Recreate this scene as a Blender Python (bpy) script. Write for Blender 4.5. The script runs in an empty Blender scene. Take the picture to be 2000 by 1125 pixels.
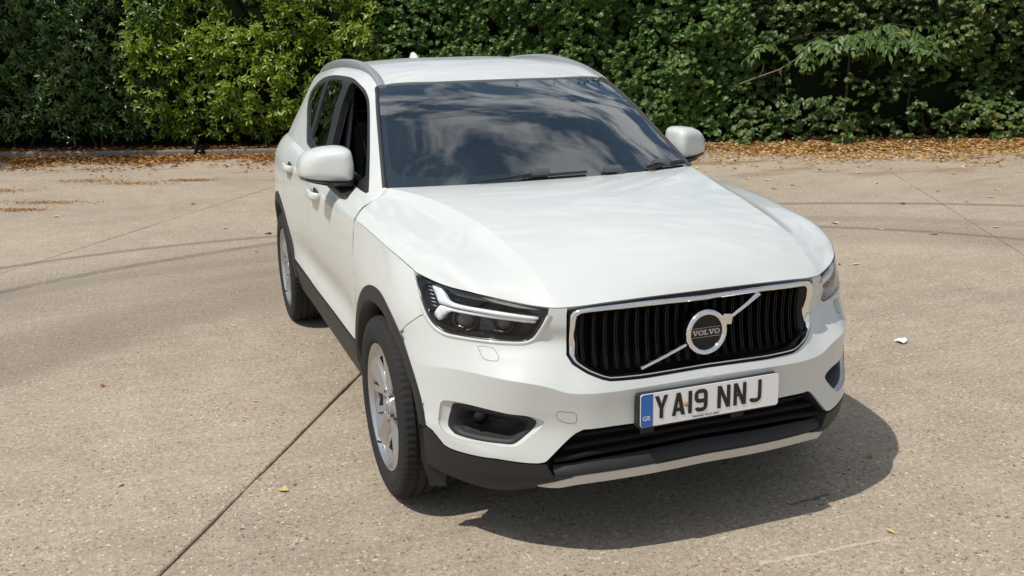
import bpy, bmesh, math, random
import numpy as np
from mathutils import Vector, Matrix
from mathutils.geometry import delaunay_2d_cdt
random.seed(7); RNG = np.random.default_rng(11)
D2 = bpy.data
SC = bpy.context.scene
COL = SC.collection
R_ = math.radians

# ------------------------------------------------------------------ camera
cd = D2.cameras.new('camera'); cam = D2.objects.new('camera', cd); COL.objects.link(cam); SC.camera = cam
cd.sensor_width = 36.0; cd.lens = 36.0 * 1855 / 2000; cd.clip_start = .05; cd.clip_end = 3000
def cam_matrix(loc, yaw, pit, rol):
    fw = Vector((math.sin(yaw)*math.cos(pit), math.cos(yaw)*math.cos(pit), -math.sin(pit)))
    rt = Vector((math.cos(yaw), -math.sin(yaw), 0)); up = rt.cross(fw)
    c, s = math.cos(rol), math.sin(rol)
    r2 = c*rt + s*up; u2 = -s*rt + c*up
    m = Matrix((r2, u2, -fw)).transposed().to_4x4(); m.translation = loc
    return m
cam.matrix_world = cam_matrix((-1.612, -3.388, 1.662), .352, .245, -.0245)

# ------------------------------------------------------------------ light
SUN_DIR = Vector((-.55, -.145, 1.0)).normalized()          # towards the sun
sl = D2.lights.new('sun', 'SUN'); so = D2.objects.new('sun', sl); COL.objects.link(so)
sl.energy = 3.45; sl.angle = R_(.53); sl.color = (1, .955, .89)
so.rotation_euler = SUN_DIR.to_track_quat('Z', 'Y').to_euler(); so.location = (-4, -3, 9)
W = D2.worlds.new('World'); SC.world = W; W.use_nodes = True
def world():
    nt = W.node_tree; N = nt.nodes; L = nt.links; N.clear()
    out = N.new('ShaderNodeOutputWorld'); bg = N.new('ShaderNodeBackground'); bg.inputs[1].default_value = .09
    sky = N.new('ShaderNodeTexSky'); sky.sky_type = 'NISHITA'; sky.sun_disc = False
    sky.sun_elevation = math.asin(SUN_DIR.z); sky.sun_rotation = math.atan2(SUN_DIR.x, SUN_DIR.y)
    tc = N.new('ShaderNodeTexCoord')
    # broken streaky cloud over the whole dome, laid out on a flat cloud deck
    sep = N.new('ShaderNodeSeparateXYZ'); L.new(tc.outputs['Generated'], sep.inputs[0])
    zz = N.new('ShaderNodeMath'); zz.operation = 'MAXIMUM'; zz.inputs[1].default_value = .06; L.new(sep.outputs['Z'], zz.inputs[0])
    dv = N.new('ShaderNodeVectorMath'); dv.operation = 'DIVIDE'; L.new(tc.outputs['Generated'], dv.inputs[0])
    cb = N.new('ShaderNodeCombineXYZ'); 
    for i in range(3): L.new(zz.outputs[0], cb.inputs[i])
    L.new(cb.outputs[0], dv.inputs[1])
    mp = N.new('ShaderNodeMapping'); mp.inputs['Rotation'].default_value = (0, 0, R_(95)); mp.inputs['Scale'].default_value = (1.0, 2.1, 1)
    L.new(dv.outputs[0], mp.inputs[0])
    nz = N.new('ShaderNodeTexNoise'); nz.inputs['Scale'].default_value = 3.6; nz.inputs['Detail'].default_value = 7; nz.inputs['Roughness'].default_value = .56; nz.inputs['Distortion'].default_value = .35
    L.new(mp.outputs[0], nz.inputs['Vector'])
    cr = N.new('ShaderNodeValToRGB'); cr.color_ramp.elements[0].position = .47; cr.color_ramp.elements[1].position = .60
    L.new(nz.outputs['Fac'], cr.inputs[0])
    hz = N.new('ShaderNodeMapRange'); hz.inputs[1].default_value = 0.0; hz.inputs[2].default_value = .12; L.new(sep.outputs['Z'], hz.inputs[0])
    cm = N.new('ShaderNodeMath'); cm.operation = 'MULTIPLY'; L.new(cr.outputs[0], cm.inputs[0]); L.new(hz.outputs[0], cm.inputs[1])
    mx = N.new('ShaderNodeMix'); mx.data_type = 'RGBA'; mx.inputs[7].default_value = (9.4, 9.6, 9.9, 1)
    L.new(cm.outputs[0], mx.inputs[0]); L.new(sky.outputs[0], mx.inputs[6])
    L.new(mx.outputs[2], bg.inputs[0]); L.new(bg.outputs[0], out.inputs[0])
world()
SC.view_settings.view_transform = 'Standard'; SC.view_settings.look = 'None'
SC.view_settings.exposure = 0.0; SC.view_settings.gamma = 1.0; SC.view_settings.use_curve_mapping = False
SC.cycles.max_bounces = 10; SC.cycles.transparent_max_bounces = 16; SC.cycles.caustics_reflective = False; SC.cycles.caustics_refractive = False
SC.cycles.use_denoising = True

# ------------------------------------------------------------------ helpers
def tag(o, label=None, cat=None, group=None, kind=None):
    for k, v in (('label', label), ('category', cat), ('group', group), ('kind', kind)):
        if v: o[k] = v
    return o
def empty(name, loc=(0, 0, 0), parent=None):
    o = D2.objects.new(name, None); COL.objects.link(o); o.empty_display_size = .1
    if parent: o.parent = parent
    o.location = loc; return o
def mkmesh(name, V, F, smooth=True):
    me = D2.meshes.new(name)
    me.from_pydata([tuple(map(float, v)) for v in V], [], [tuple(int(i) for i in f) for f in F]); me.validate()
    if smooth: me.polygons.foreach_set('use_smooth', [True]*len(me.polygons))
    me.update(); return me
def link(name, me, mat, parent=None, loc=None):
    o = D2.objects.new(name, me); COL.objects.link(o)
    for m in (mat if isinstance(mat, (list, tuple)) else [mat]): me.materials.append(m)
    if parent: o.parent = parent
    if loc is not None: o.location = loc
    return o
class MB:
    def __init__(s): s.V = []; s.F = []
    def add(s, V, F):
        n = len(s.V); s.V += [tuple(v) for v in V]; s.F += [tuple(i+n for i in f) for f in F]; return s
    def box(s, c, d, rot=None, taper=1):
        x, y, z = (k/2 for k in d); q = []
        for sz in (-1, 1):
            t = taper if sz > 0 else 1
            for sx, sy in ((-1, -1), (1, -1), (1, 1), (-1, 1)):
                v = Vector((sx*x*t, sy*y*t, sz*z))
                if rot is not None: v = rot @ v
                q.append(Vector(c)+v)
        return s.add(q, [(3, 2, 1, 0), (4, 5, 6, 7), (0, 1, 5, 4), (1, 2, 6, 5), (2, 3, 7, 6), (3, 0, 4, 7)])
    def sweep(s, path, prof, up=(0, 0, 1), closed=False, cap=True, scale=None):
        """prof: list of (side, up) offsets; path: 3D points."""
        P = [Vector(p) for p in path]; n = len(P); m = len(prof); U = Vector(up); base = len(s.V); V = []
        for i in range(n):
            a = P[(i-1) % n] if (closed or i) else P[i]; b = P[(i+1) % n] if (closed or i < n-1) else P[i]
            t = (b-a).normalized(); sd = t.cross(U); 
            if sd.length < 1e-6: sd = Vector((1, 0, 0))
            sd.normalize(); uu = sd.cross(t)
            k = 1 if scale is None else scale[i]
            V += [P[i]+sd*q[0]*k+uu*q[1]*k for q in prof]
        F = []
        for i in range(n if closed else n-1):
            for j in range(m):
                F.append((i*m+j, i*m+(j+1) % m, ((i+1) % n)*m+(j+1) % m, ((i+1) % n)*m+j))
        if cap and not closed: F += [tuple(range(m))[::-1], tuple((n-1)*m+j for j in range(m))]
        return s.add(V, F)
    def tube(s, path, r, n=8, **k):
        return s.sweep(path, [(r*math.cos(2*math.pi*i/n), r*math.sin(2*math.pi*i/n)) for i in range(n)], **k)
    def lathe(s, prof, n, axis='x', c=(0, 0, 0), mod=None):
        """prof: (axial, radius) pairs, around an axis through c."""
        V = []; m = len(prof)
        for i in range(n):
            a = 2*math.pi*i/n
            for j, (ax, r) in enumerate(prof):
                rr = r if mod is None else mod(i, j, r)
                V.append((c[0]+ax, c[1]+rr*math.cos(a), c[2]+rr*math.sin(a)) if axis == 'x' else ((c[0]+rr*math.cos(a), c[1]+ax, c[2]+rr*math.sin(a)) if axis == 'y' else (c[0]+rr*math.cos(a), c[1]+rr*math.sin(a), c[2]+ax)))
        F = [(i*m+j, ((i+1) % n)*m+j, ((i+1) % n)*m+j+1, i*m+j+1) for i in range(n) for j in range(m-1)]
        return s.add(V, F)
    def build(s, name, mat, parent=None, smooth=True, angle=None, mirror=False, fix=True):
        V = [(-v[0], v[1], v[2]) for v in s.V] if mirror else s.V
        F = [f[::-1] for f in s.F] if mirror else s.F
        me = mkmesh(name, V, F, smooth)
        if fix:
            bm = bmesh.new(); bm.from_mesh(me); bmesh.ops.remove_doubles(bm, verts=bm.verts, dist=1e-5); bmesh.ops.recalc_face_normals(bm, faces=bm.faces); bm.to_mesh(me); bm.free()
        if angle is not None: sharp(me, angle)
        return link(name, me, mat, parent)
def sharp(me, deg):
    bm = bmesh.new(); bm.from_mesh(me); lim = R_(deg)
    for e in bm.edges:
        e.smooth = not (len(e.link_faces) != 2 or e.calc_face_angle(0) > lim)
    bm.to_mesh(me); bm.free()
def bevel_mesh(me, w, seg=2, deg=30):
    bm = bmesh.new(); bm.from_mesh(me)
    ed = [e for e in bm.edges if len(e.link_faces) == 2 and e.calc_face_angle(0) > R_(deg)]
    bmesh.ops.bevel(bm, geom=ed, offset=w, segments=seg, profile=.6, affect='EDGES', clamp_overlap=True); bm.to_mesh(me); bm.free()

# ------------------------------------------------------------------ materials
def mat(name, col, rough=.5, metal=0, coat=0, coat_r=.03, spec=.5, emis=None):
    m = D2.materials.new(name); m.use_nodes = True; b = m.node_tree.nodes['Principled BSDF']
    b.inputs['Base Color'].default_value = (*col, 1); b.inputs['Roughness'].default_value = rough; b.inputs['Metallic'].default_value = metal
    b.inputs['Coat Weight'].default_value = coat; b.inputs['Coat Roughness'].default_value = coat_r; b.inputs['Specular IOR Level'].default_value = spec
    return m
def nodes(m): return m.node_tree.nodes, m.node_tree.links, m.node_tree.nodes['Principled BSDF']
def add_noise_bump(m, scale, strength, dist=.001, detail=4, col_var=None, rough_var=None):
    N, L, b = nodes(m); tc = N.new('ShaderNodeTexCoord'); nz = N.new('ShaderNodeTexNoise')
    nz.inputs['Scale'].default_value = scale; nz.inputs['Detail'].default_value = detail; L.new(tc.outputs['Object'], nz.inputs['Vector'])
    bp = N.new('ShaderNodeBump'); bp.inputs['Strength'].default_value = strength; bp.inputs['Distance'].default_value = dist
    L.new(nz.outputs['Fac'], bp.inputs['Height']); L.new(bp.outputs[0], b.inputs['Normal'])
    return m
def glass_mat(name, tint, ior=1.5, rough=0.0, haze=0.0, mult=2.0):
    m = D2.materials.new(name); m.use_nodes = True; N = m.node_tree.nodes; L = m.node_tree.links; N.clear()
    out = N.new('ShaderNodeOutputMaterial'); mx = N.new('ShaderNodeMixShader'); tr = N.new('ShaderNodeBsdfTransparent'); gl = N.new('ShaderNodeBsdfGlossy')
    tr.inputs[0].default_value = (*tint, 1); gl.inputs['Roughness'].default_value = rough; gl.inputs[0].default_value = (1, 1, 1, 1)
    ge = N.new('ShaderNodeNewGeometry'); fr = N.new('ShaderNodeFresnel'); mi = N.new('ShaderNodeMix'); mi.data_type = 'FLOAT'
    mi.inputs[2].default_value = ior; mi.inputs[3].default_value = 1/ior
    L.new(ge.outputs['Backfacing'], mi.inputs[0]); L.new(mi.outputs[0], fr.inputs[0])
    # a pane has two faces: reflectance roughly doubles
    dbl = N.new('ShaderNodeMath'); dbl.operation = 'MULTIPLY'; dbl.inputs[1].default_value = mult; dbl.use_clamp = True
    L.new(fr.outputs[0], dbl.inputs[0]); L.new(dbl.outputs[0], mx.inputs[0]); L.new(tr.outputs[0], mx.inputs[1]); L.new(gl.outputs[0], mx.inputs[2])
    last = mx
    if haze > 0:  # teal haze seen on the pane, painted as a thin diffuse layer
        df = N.new('ShaderNodeBsdfDiffuse'); df.inputs[0].default_value = (.26, .40, .44, 1); m2 = N.new('ShaderNodeMixShader')
        tc = N.new('ShaderNodeTexCoord'); nz = N.new('ShaderNodeTexNoise'); nz.inputs['Scale'].default_value = 4; nz.inputs['Detail'].default_value = 6
        mm = N.new('ShaderNodeMath'); mm.operation = 'MULTIPLY'; mm.inputs[1].default_value = haze*2; L.new(tc.outputs['Object'], nz.inputs['Vector']); L.new(nz.outputs['Fac'], mm.inputs[0])
        L.new(mm.outputs[0], m2.inputs[0]); L.new(mx.outputs[0], m2.inputs[1]); L.new(df.outputs[0], m2.inputs[2]); last = m2
    L.new(last.outputs[0], out.inputs[0]); return m
M = {}
M['paint'] = mat('white_car_paint', (.635, .660, .632), .45, 0, .65, .05, .4)
M['black'] = add_noise_bump(mat('black_trim_plastic', (.021, .021, .022), .55, spec=.4), 900, .25, .0006)
M['gloss'] = mat('gloss_black_plastic', (.006, .006, .007), .3, coat=.1, spec=.35)
M['satin'] = mat('satin_black_seal', (.016, .016, .017), .42)
M['seal'] = mat('rubber_seal', (.028, .028, .03), .6)
M['chrome'] = mat('chrome', (.86, .87, .88), .06, 1)
M['silver'] = mat('satin_silver_trim', (.56, .56, .56), .36, .8)
M['rail'] = mat('anodised_rail', (.52, .52, .515), .40, .8)
M['alloy'] = mat('alloy_wheel_paint', (.50, .50, .51), .32, .85, .3, .08)
M['tyre'] = add_noise_bump(mat('tyre_rubber', (.024, .0235, .023), .78, spec=.3), 350, .3, .0008)
M['well'] = mat('wheel_well_liner', (.012, .012, .012), .9, spec=.2)
M['dark'] = mat('interior_trim', (.03, .031, .033), .7, spec=.3)
M['fabric'] = add_noise_bump(mat('seat_fabric', (.035, .035, .038), .85, spec=.2), 500, .3, .001)
M['dash'] = add_noise_bump(mat('dashboard_top', (.085, .088, .09), .8, spec=.2), 300, .3, .001)
M['liner'] = mat('headliner', (.22, .215, .205), .9, spec=.2)
M['reflector'] = mat('lamp_reflector', (.7, .71, .72), .12, 1)
M['drl'] = mat('running_light_guide', (.93, .95, .97), .22, .1, .5)
M['bezel'] = mat('lamp_bezel', (.014, .014, .015), .2, coat=.3)
M['grey'] = mat('lamp_grey_insert', (.10, .10, .105), .3, .3)
M['screen'] = glass_mat('windscreen_glass', (.52, .63, .60), 1.52, 0, .035, 2.7)
M['tint'] = glass_mat('tinted_glass', (.07, .085, .08), 1.52)
M['clear'] = glass_mat('lamp_lens', (.95, .96, .97), 1.45, mult=.9)
M['plate'] = mat('plate_white', (.88, .88, .87), .35, coat=.6)
M['pblue'] = mat('plate_blue', (.004, .125, .46), .35, coat=.6)
M['pblack'] = mat('plate_black', (.012, .012, .012), .4)
M['pwhite'] = mat('plate_letter_white', (.78, .8, .82), .4)
M['orange'] = mat('indicator_amber', (.6, .2, .03), .3)
M['red'] = mat('tail_lamp_red', (.30, .008, .012), .12, coat=1)
M['brass'] = mat('screw_cap', (.42, .2, .07), .4)
M['disc'] = mat('brake_disc', (.25, .24, .23), .4, .9)
def pchip_tan(h,d):
    # 3-point nonuniform tangents ; h (n-1,), d (n-1,...)
    n=len(h)+1
    m=np.zeros((n,)+d.shape[1:])
    for i in range(1,n-1):
        m[i]=(h[i]*d[i-1]+h[i-1]*d[i])/(h[i]+h[i-1])
    m[0]=d[0] if n<3 else 1.5*d[0]-.5*m[1]
    m[-1]=d[-1] if n<3 else 1.5*d[-1]-.5*m[-2]
    return m
class Net:
    def __init__(s,P,sharp_v={},sharp_u={},sym=False,symv=False):
        s.P=P=np.asarray(P,float); s.K,s.J=P.shape[:2]
        du=np.linalg.norm(np.diff(P,axis=1),axis=2).mean(0)+1e-4; s.tu=np.r_[0,np.cumsum(du)]
        dv=np.linalg.norm(np.diff(P,axis=0),axis=2).mean(1)+1e-4; s.tv=np.r_[0,np.cumsum(dv)]
        s.hu=du; s.hv=dv
        s.U=s._tan(np.swapaxes(P,0,1),du,sharp_u)   # (J,K,3) left/right
        s.V=s._tan(P,dv,sharp_v)
        s.U=[np.swapaxes(a,0,1) for a in s.U]
        if sym:
            for a in s.U: a[:,0,1:]=0
        if symv:
            for a in s.V: a[-1,:,1:]=0
        # cross derivatives: tangent of V along u
        s.X=[[np.swapaxes(a,0,1) for a in s._tan(np.swapaxes(v,0,1),du,sharp_u)] for v in s.V]
    def _tan(s,P,h,sharp):
        d=np.diff(P,axis=0)/h.reshape((-1,)+(1,)*(P.ndim-1))
        m=pchip_tan(h,d); L=m.copy(); R=m.copy()   # L: tangent used by segment ending at i, R: starting at i
        for i,w in sharp.items():
            w=np.asarray(w,float); w=w.reshape(w.shape+(1,)*(P.ndim-1-w.ndim))
            if 0<i<len(P)-1:
                L[i]=m[i]*(1-w)+d[i-1]*w; R[i]=m[i]*(1-w)+d[i]*w
        return L,R
    def ev(s,u,v):
        u=np.asarray(u,float);v=np.asarray(v,float)
        j=np.clip(np.floor(u).astype(int),0,s.J-2);k=np.clip(np.floor(v).astype(int),0,s.K-2)
        a=(u-j)[...,None];b=(v-k)[...,None]
        hu=s.hu[j][...,None];hv=s.hv[k][...,None]
        def H(t): return 2*t**3-3*t**2+1,t**3-2*t**2+t,-2*t**3+3*t**2,t**3-t**2
        A=H(a);B=H(b)
        def along_u(F,T,k_):
            return A[0]*F[k_,j]+A[1]*hu*T[1][k_,j]+A[2]*F[k_,j+1]+A[3]*hu*T[0][k_,j+1]
        return (B[0]*along_u(s.P,s.U,k)+B[2]*along_u(s.P,s.U,k+1)
               +B[1]*hv*along_u(s.V[1],s.X[1],k)+B[3]*hv*along_u(s.V[0],s.X[0],k+1))
    def nrm(s,u,v,e=.02):
        du=s.ev(np.clip(u+e,0,s.J-1),v)-s.ev(np.clip(u-e,0,s.J-1),v)
        dv=s.ev(u,np.clip(v+e,0,s.K-1))-s.ev(u,np.clip(v-e,0,s.K-1))
        n=np.cross(du,dv); return n/np.linalg.norm(n,axis=-1,keepdims=True)
def rows_theta(rows,th,cy=.1):
    out=[]
    for r in rows:
        r=np.array(r,float); t=np.arctan2(r[:,0],cy-r[:,1])
        # smooth interpolation in theta: hermite
        h=np.diff(t); d=np.diff(r,axis=0)/h[:,None]; m=pchip_tan(h,d)
        q=[]
        for x in th:
            i=int(np.clip(np.searchsorted(t,x)-1,0,len(t)-2)); a=(x-t[i])/h[i]
            if a>1 : q.append(r[-1]+m[-1]*(x-t[-1])); continue
            q.append((2*a**3-3*a**2+1)*r[i]+(a**3-2*a**2+a)*h[i]*m[i]+(-2*a**3+3*a**2)*r[i+1]+(a**3-a**2)*h[i]*m[i+1])
        out.append(q)
    return np.array(out)
f0=[(0,-.803,.893),(.25,-.797,.891),(.40,-.778,.884),(.455,-.758,.877),(.506,-.737,.875),(.552,-.705,.88),(.598,-.672,.889),(.644,-.637,.898),(.684,-.594,.905),(.716,-.549,.909),(.745,-.503,.912),(.785,-.436,.920),(.809,-.378,.926),(.829,-.308,.937),(.837,-.255,.947),(.846,-.20,.957)]
f2=[(0,-.822,.765),(.25,-.812,.765),(.38,-.785,.762),(.45,-.748,.76),(.51,-.712,.76),(.569,-.677,.76),(.64,-.636,.758),(.70,-.588,.760),(.745,-.545,.764),(.783,-.498,.768),(.811,-.458,.778),(.838,-.415,.788),(.860,-.375,.79),(.878,-.325,.79),(.890,-.26,.79)]
f3=[(0,-.834,.70),(.25,-.826,.70),(.36,-.80,.69),(.43,-.765,.69),(.50,-.735,.695),(.569,-.705,.70),(.64,-.672,.705),(.70,-.63,.71),(.76,-.578,.715),(.81,-.53,.715),(.85,-.48,.715),(.877,-.42,.715),(.887,-.36,.715),(.893,-.30,.715)]
f4=[(0,-.848,.612),(.2,-.846,.611),(.32,-.838,.607),(.40,-.828,.607),(.475,-.804,.610),(.522,-.786,.626),(.567,-.765,.639),(.611,-.741,.646),(.653,-.708,.65),(.692,-.669,.654),(.73,-.622,.657),(.767,-.571,.657),(.802,-.522,.655),(.838,-.468,.65),(.864,-.418,.65),(.880,-.365,.65),(.891,-.29,.65)]
f5=[(0,-.840,.565),(.3,-.830,.56),(.42,-.808,.56),(.5,-.778,.565),(.57,-.744,.57),(.63,-.707,.575),(.70,-.645,.58),(.76,-.572,.585),(.81,-.518,.585),(.845,-.468,.585),(.870,-.42,.585),(.882,-.37,.585),(.890,-.30,.585)]
f6=[(0,-.835,.475),(.3,-.825,.472),(.44,-.80,.47),(.5,-.770,.475),(.566,-.737,.48),(.64,-.695,.48),(.70,-.643,.485),(.76,-.58,.49),(.81,-.525,.49),(.845,-.475,.49),(.868,-.44,.49),(.878,-.40,.49),(.889,-.30,.49)]
f7=[(0,-.83,.40),(.3,-.82,.39),(.44,-.80,.38),(.5,-.785,.372),(.558,-.760,.37),(.62,-.725,.375),(.70,-.665,.385),(.76,-.60,.40),(.81,-.535,.42),(.845,-.485,.44),(.866,-.45,.455),(.874,-.41,.46),(.886,-.30,.46)]
f8=[(0,-.82,.31),(.3,-.81,.305),(.44,-.785,.30),(.5,-.765,.295),(.569,-.735,.29),(.64,-.69,.295),(.70,-.645,.30),(.76,-.585,.312),(.81,-.525,.327),(.84,-.48,.34),(.860,-.445,.35),(.869,-.40,.355),(.876,-.30,.355)]
f9=[(0,-.72,.25),(.3,-.71,.248),(.5,-.675,.245),(.64,-.64,.237),(.7,-.60,.24),(.76,-.54,.25),(.8,-.49,.26),(.83,-.45,.27),(.85,-.42,.28)]
TH=np.r_[0,.12,.24,.34,.42,.49,.56,.62,.68,.74,.80,.86,.92,.98,1.04,1.09,1.13]
R=rows_theta([f0,f2,f3,f4,f5,f6,f7,f8,f9],TH)
fd_=(1-np.clip(TH/1.05,0,1))[:,None]
R[2]=.46*R[1]+.54*R[3]+fd_*np.array([0,.016,.004]); R[4]=.5*R[3]+.5*R[5]+fd_*np.array([0,.004,0])
mid=(R[0]+R[1])/2; out=mid.copy(); 
out[:,1]-=.006; out[:,0]+=.004*(TH/1.1)
R=np.concatenate([R[:1],out[None],R[1:]])
w=np.clip((1.08-TH)/.14,0,1)*.95   # ledge crease fades near the corner
FRONT=Net(R,sharp_v={4:w,7:w*.5},sym=True)
# hood: rows rear->front ; columns centre -> B -> D -> C
def lerp(a,b,t): return [a[i]+(b[i]-a[i])*t for i in range(3)]
Bc=[(.725,.505,1.116),(.645,.26,1.109),(.583,-.01,1.084),(.549,-.235,1.056),(.530,-.42,1.02),(.513,-.565,.98),(.503,-.655,.937),(.500,-.712,.902),(.500,-.740,.876)]
Dc=[(.80,.49,1.066),(.794,.25,1.052),(.778,0,1.031),(.758,-.22,1.007),(.742,-.36,.989),(.730,-.452,.966),(.722,-.505,.944),(.717,-.536,.924),(.714,-.552,.909)]
Cc=[(.890,.395,1.012),(.880,.17,.999),(.864,-.055,.977),(.853,-.15,.965),(.847,-.195,.958),(.842,-.230,.952),(.837,-.258,.947),(.833,-.283,.942),(.829,-.308,.937)]
cen=[(0,.40,1.118),(0,.22,1.122),(0,-.02,1.113),(0,-.25,1.094),(0,-.45,1.063),(0,-.62,1.018),(0,-.72,.970),(0,-.778,.925),(0,-.803,.893)]
f0n=np.array(f0)
rows=[]
for n,(c,b,d,e) in enumerate(zip(cen,Bc,Dc,Cc)):
    r=[]
    for t in (0,.33,.66,.88):
        p=lerp(c,b,t)
        p[1]=c[1]+(b[1]-c[1])*t**2.2
        p[2]=c[2]+(b[2]-c[2])*t**1.8
        if n==8: p=[b[0]*t,np.interp(b[0]*t,f0n[:,0],f0n[:,1]),np.interp(b[0]*t,f0n[:,0],f0n[:,2])]
        r.append(p)
    r.append(list(b))
    for t,dz in ((.28,-.010),(.6,-.007)):
        p=lerp(b,d,t); p[2]+=dz*min(1,max(0,(p[1]+.74)/.3))
        if n==8: p=[p[0],np.interp(p[0],f0n[:,0],f0n[:,1]),np.interp(p[0],f0n[:,0],f0n[:,2])]
        r.append(p)
    r.append(list(d))
    p=lerp(d,e,.55); k=min(1,max(0,(p[1]+.62)/.4)); p[2]+=.006; p[0]+=.006
    if n==8: p=[p[0],np.interp(p[0],f0n[:,0],f0n[:,1]),np.interp(p[0],f0n[:,0],f0n[:,2])]
    r.append(p); r.append(list(e)); rows.append(r)
rows=np.array(rows)
wB=np.array([.9,.95,1,1,1,1,1,.9,.6]); wD=np.array([.8,.8,.7,.5,.2,0,0,0,0])
HOOD=Net(rows,sharp_u={4:wB,7:wD},sym=True)
# fender: columns from FRONT's last column back to the door ; rows C .. sill
FY=[-.19,-.05,.1,.25,.41]
fz=[None,.88,.79,.70,.60,.50,.40,.31]
frx={.88:[.880,.890,.898,.904,.906],.79:[.899,.906,.912,.914,.911],.70:[.900,.908,.914,.915,.909],.60:[.898,.907,.913,.913,.902],.50:[.896,.905,.911,.911,.904],.40:[.885,.89,.893,.893,.89],.31:[.868,.87,.872,.874,.874]}
def front_col(z,u=16):
    v=np.linspace(0,9,400); p=FRONT.ev(np.full(400,float(u)),v); i=abs(p[:,2]-z).argmin(); return p[i]
FU=[12.4,13.2,14.0,14.8,15.5,16.]
Fr=[]
for z in fz:
    if z is None:
        Fr.append([FRONT.ev(u,0.) for u in FU]+[(.8475,-.19,.9585),(.8645,-.05,.9775),(.8755,.1,.993),(.8845,.25,1.004),(.8905,.41,1.013)])
    else: Fr.append([front_col(z,u) for u in FU]+[(x,y,z) for x,y in zip(frx[z],FY)])
FENDER=Net(np.array(Fr))
# side from the fender seam back
Y=[.41,.6,.95,1.4,1.9,2.3,2.7,3.05,3.3]
k0x=[.80,.795,.82,.835,.835,.83,.82,.79,.74]; k0y=list(Y); k0y[0]=.495;k0y[1]=.585; k0z=[1.064,1.079,1.105,1.12,1.135,1.15,1.165,1.17,1.165]
k1x=[.8905,.894,.900,.905,.905,.905,.905,.88,.83]; k1z=[1.013,1.015,1.02,1.03,1.045,1.055,1.06,1.06,1.055]
k2x=[.906,.908,.912,.917,.92,.925,.925,.90,.85]
k3x=[.909,.908,.908,.912,.915,.925,.93,.905,.85]
k4x=[.904,.893,.888,.89,.897,.915,.93,.905,.85]
k5x=[.906,.908,.908,.91,.912,.915,.925,.90,.84]
k6x=[.874,.872,.872,.872,.872,.875,.88,.86,.80]
S=[np.stack([k0x,k0y,k0z],1),np.stack([k1x,Y,k1z],1)]
m01=(S[0]+S[1])/2; m01[:,2]+=.010; m01[:,0]+=.006
S=[S[0],m01,S[1]]
for kx,z in ((k2x,.88),(k3x,.70),(k4x,.575),(k5x,.48),(k6x,.30)): S.append(np.stack([kx,Y,[z]*len(Y)],1))
SIDE=Net(np.array(S),sharp_v={2:.5,6:.6})
# greenhouse: rows: belt .. roof centre ; columns front edge -> rear
def col(*p): return p
G=[ # each column: belt, z1.25, z1.42, window top, cant rail, roof edge(rail), roof mid, roof centre
 col((.742,.525,1.116),(.697,.75,1.262),(.648,.99,1.416),(.622,1.10,1.475),(.604,1.165,1.507),(.55,1.165,1.519),(.30,1.105,1.525),(0,1.078,1.527)),
 col((.795,.585,1.079),(.735,.85,1.255),(.672,1.12,1.43),(.65,1.24,1.505),(.615,1.30,1.545),(.55,1.30,1.556),(.30,1.26,1.575),(0,1.24,1.578)),
 col((.82,.95,1.105),(.755,1.13,1.26),(.69,1.35,1.44),(.655,1.45,1.54),(.615,1.48,1.572),(.55,1.48,1.583),(.30,1.46,1.608),(0,1.45,1.611)),
 col((.835,1.4,1.12),(.765,1.50,1.26),(.70,1.65,1.44),(.658,1.72,1.55),(.618,1.74,1.583),(.55,1.74,1.597),(.30,1.74,1.625),(0,1.74,1.629)),
 col((.835,1.9,1.135),(.768,1.95,1.27),(.70,2.02,1.44),(.658,2.05,1.548),(.618,2.06,1.585),(.55,2.06,1.602),(.30,2.06,1.63),(0,2.06,1.634)),
 col((.83,2.3,1.15),(.768,2.33,1.28),(.702,2.36,1.44),(.66,2.37,1.53),(.618,2.38,1.572),(.55,2.38,1.594),(.30,2.38,1.622),(0,2.38,1.626)),
 col((.82,2.7,1.165),(.765,2.69,1.28),(.70,2.67,1.42),(.66,2.66,1.50),(.615,2.66,1.55),(.55,2.66,1.578),(.30,2.68,1.606),(0,2.69,1.61)),
 col((.79,3.05,1.17),(.745,2.99,1.27),(.69,2.92,1.39),(.65,2.90,1.47),(.605,2.90,1.535),(.54,2.92,1.565),(.30,2.95,1.58),(0,2.96,1.585)),
 col((.74,3.3,1.165),(.71,3.22,1.26),(.66,3.13,1.37),(.625,3.10,1.44),(.585,3.12,1.51),(.52,3.15,1.538),(.30,3.18,1.55),(0,3.19,1.555))]
GREEN=Net(np.swapaxes(np.array(G),0,1),symv=True)
# windscreen: rows base->top ; columns centre -> edge
wsE=[(.738,.52,1.115),(.693,.754,1.265),(.648,.965,1.40),(.598,1.188,1.515)]
wsC=[(0,.375,1.112),(0,.615,1.270),(0,.845,1.41),(0,1.074,1.520)]
ws=[]
for c,e in zip(wsC,wsE):
    ws.append([[e[0]*t,c[1]+(e[1]-c[1])*t**2.3,c[2]+(e[2]-c[2])*t**2.0] for t in (0,.35,.65,.88,1)])
WS=Net(np.array(ws),sym=True)
ALL=dict(FRONT=FRONT,HOOD=HOOD,SIDE=SIDE,FENDER=FENDER,GREEN=GREEN,WS=WS)

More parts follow.
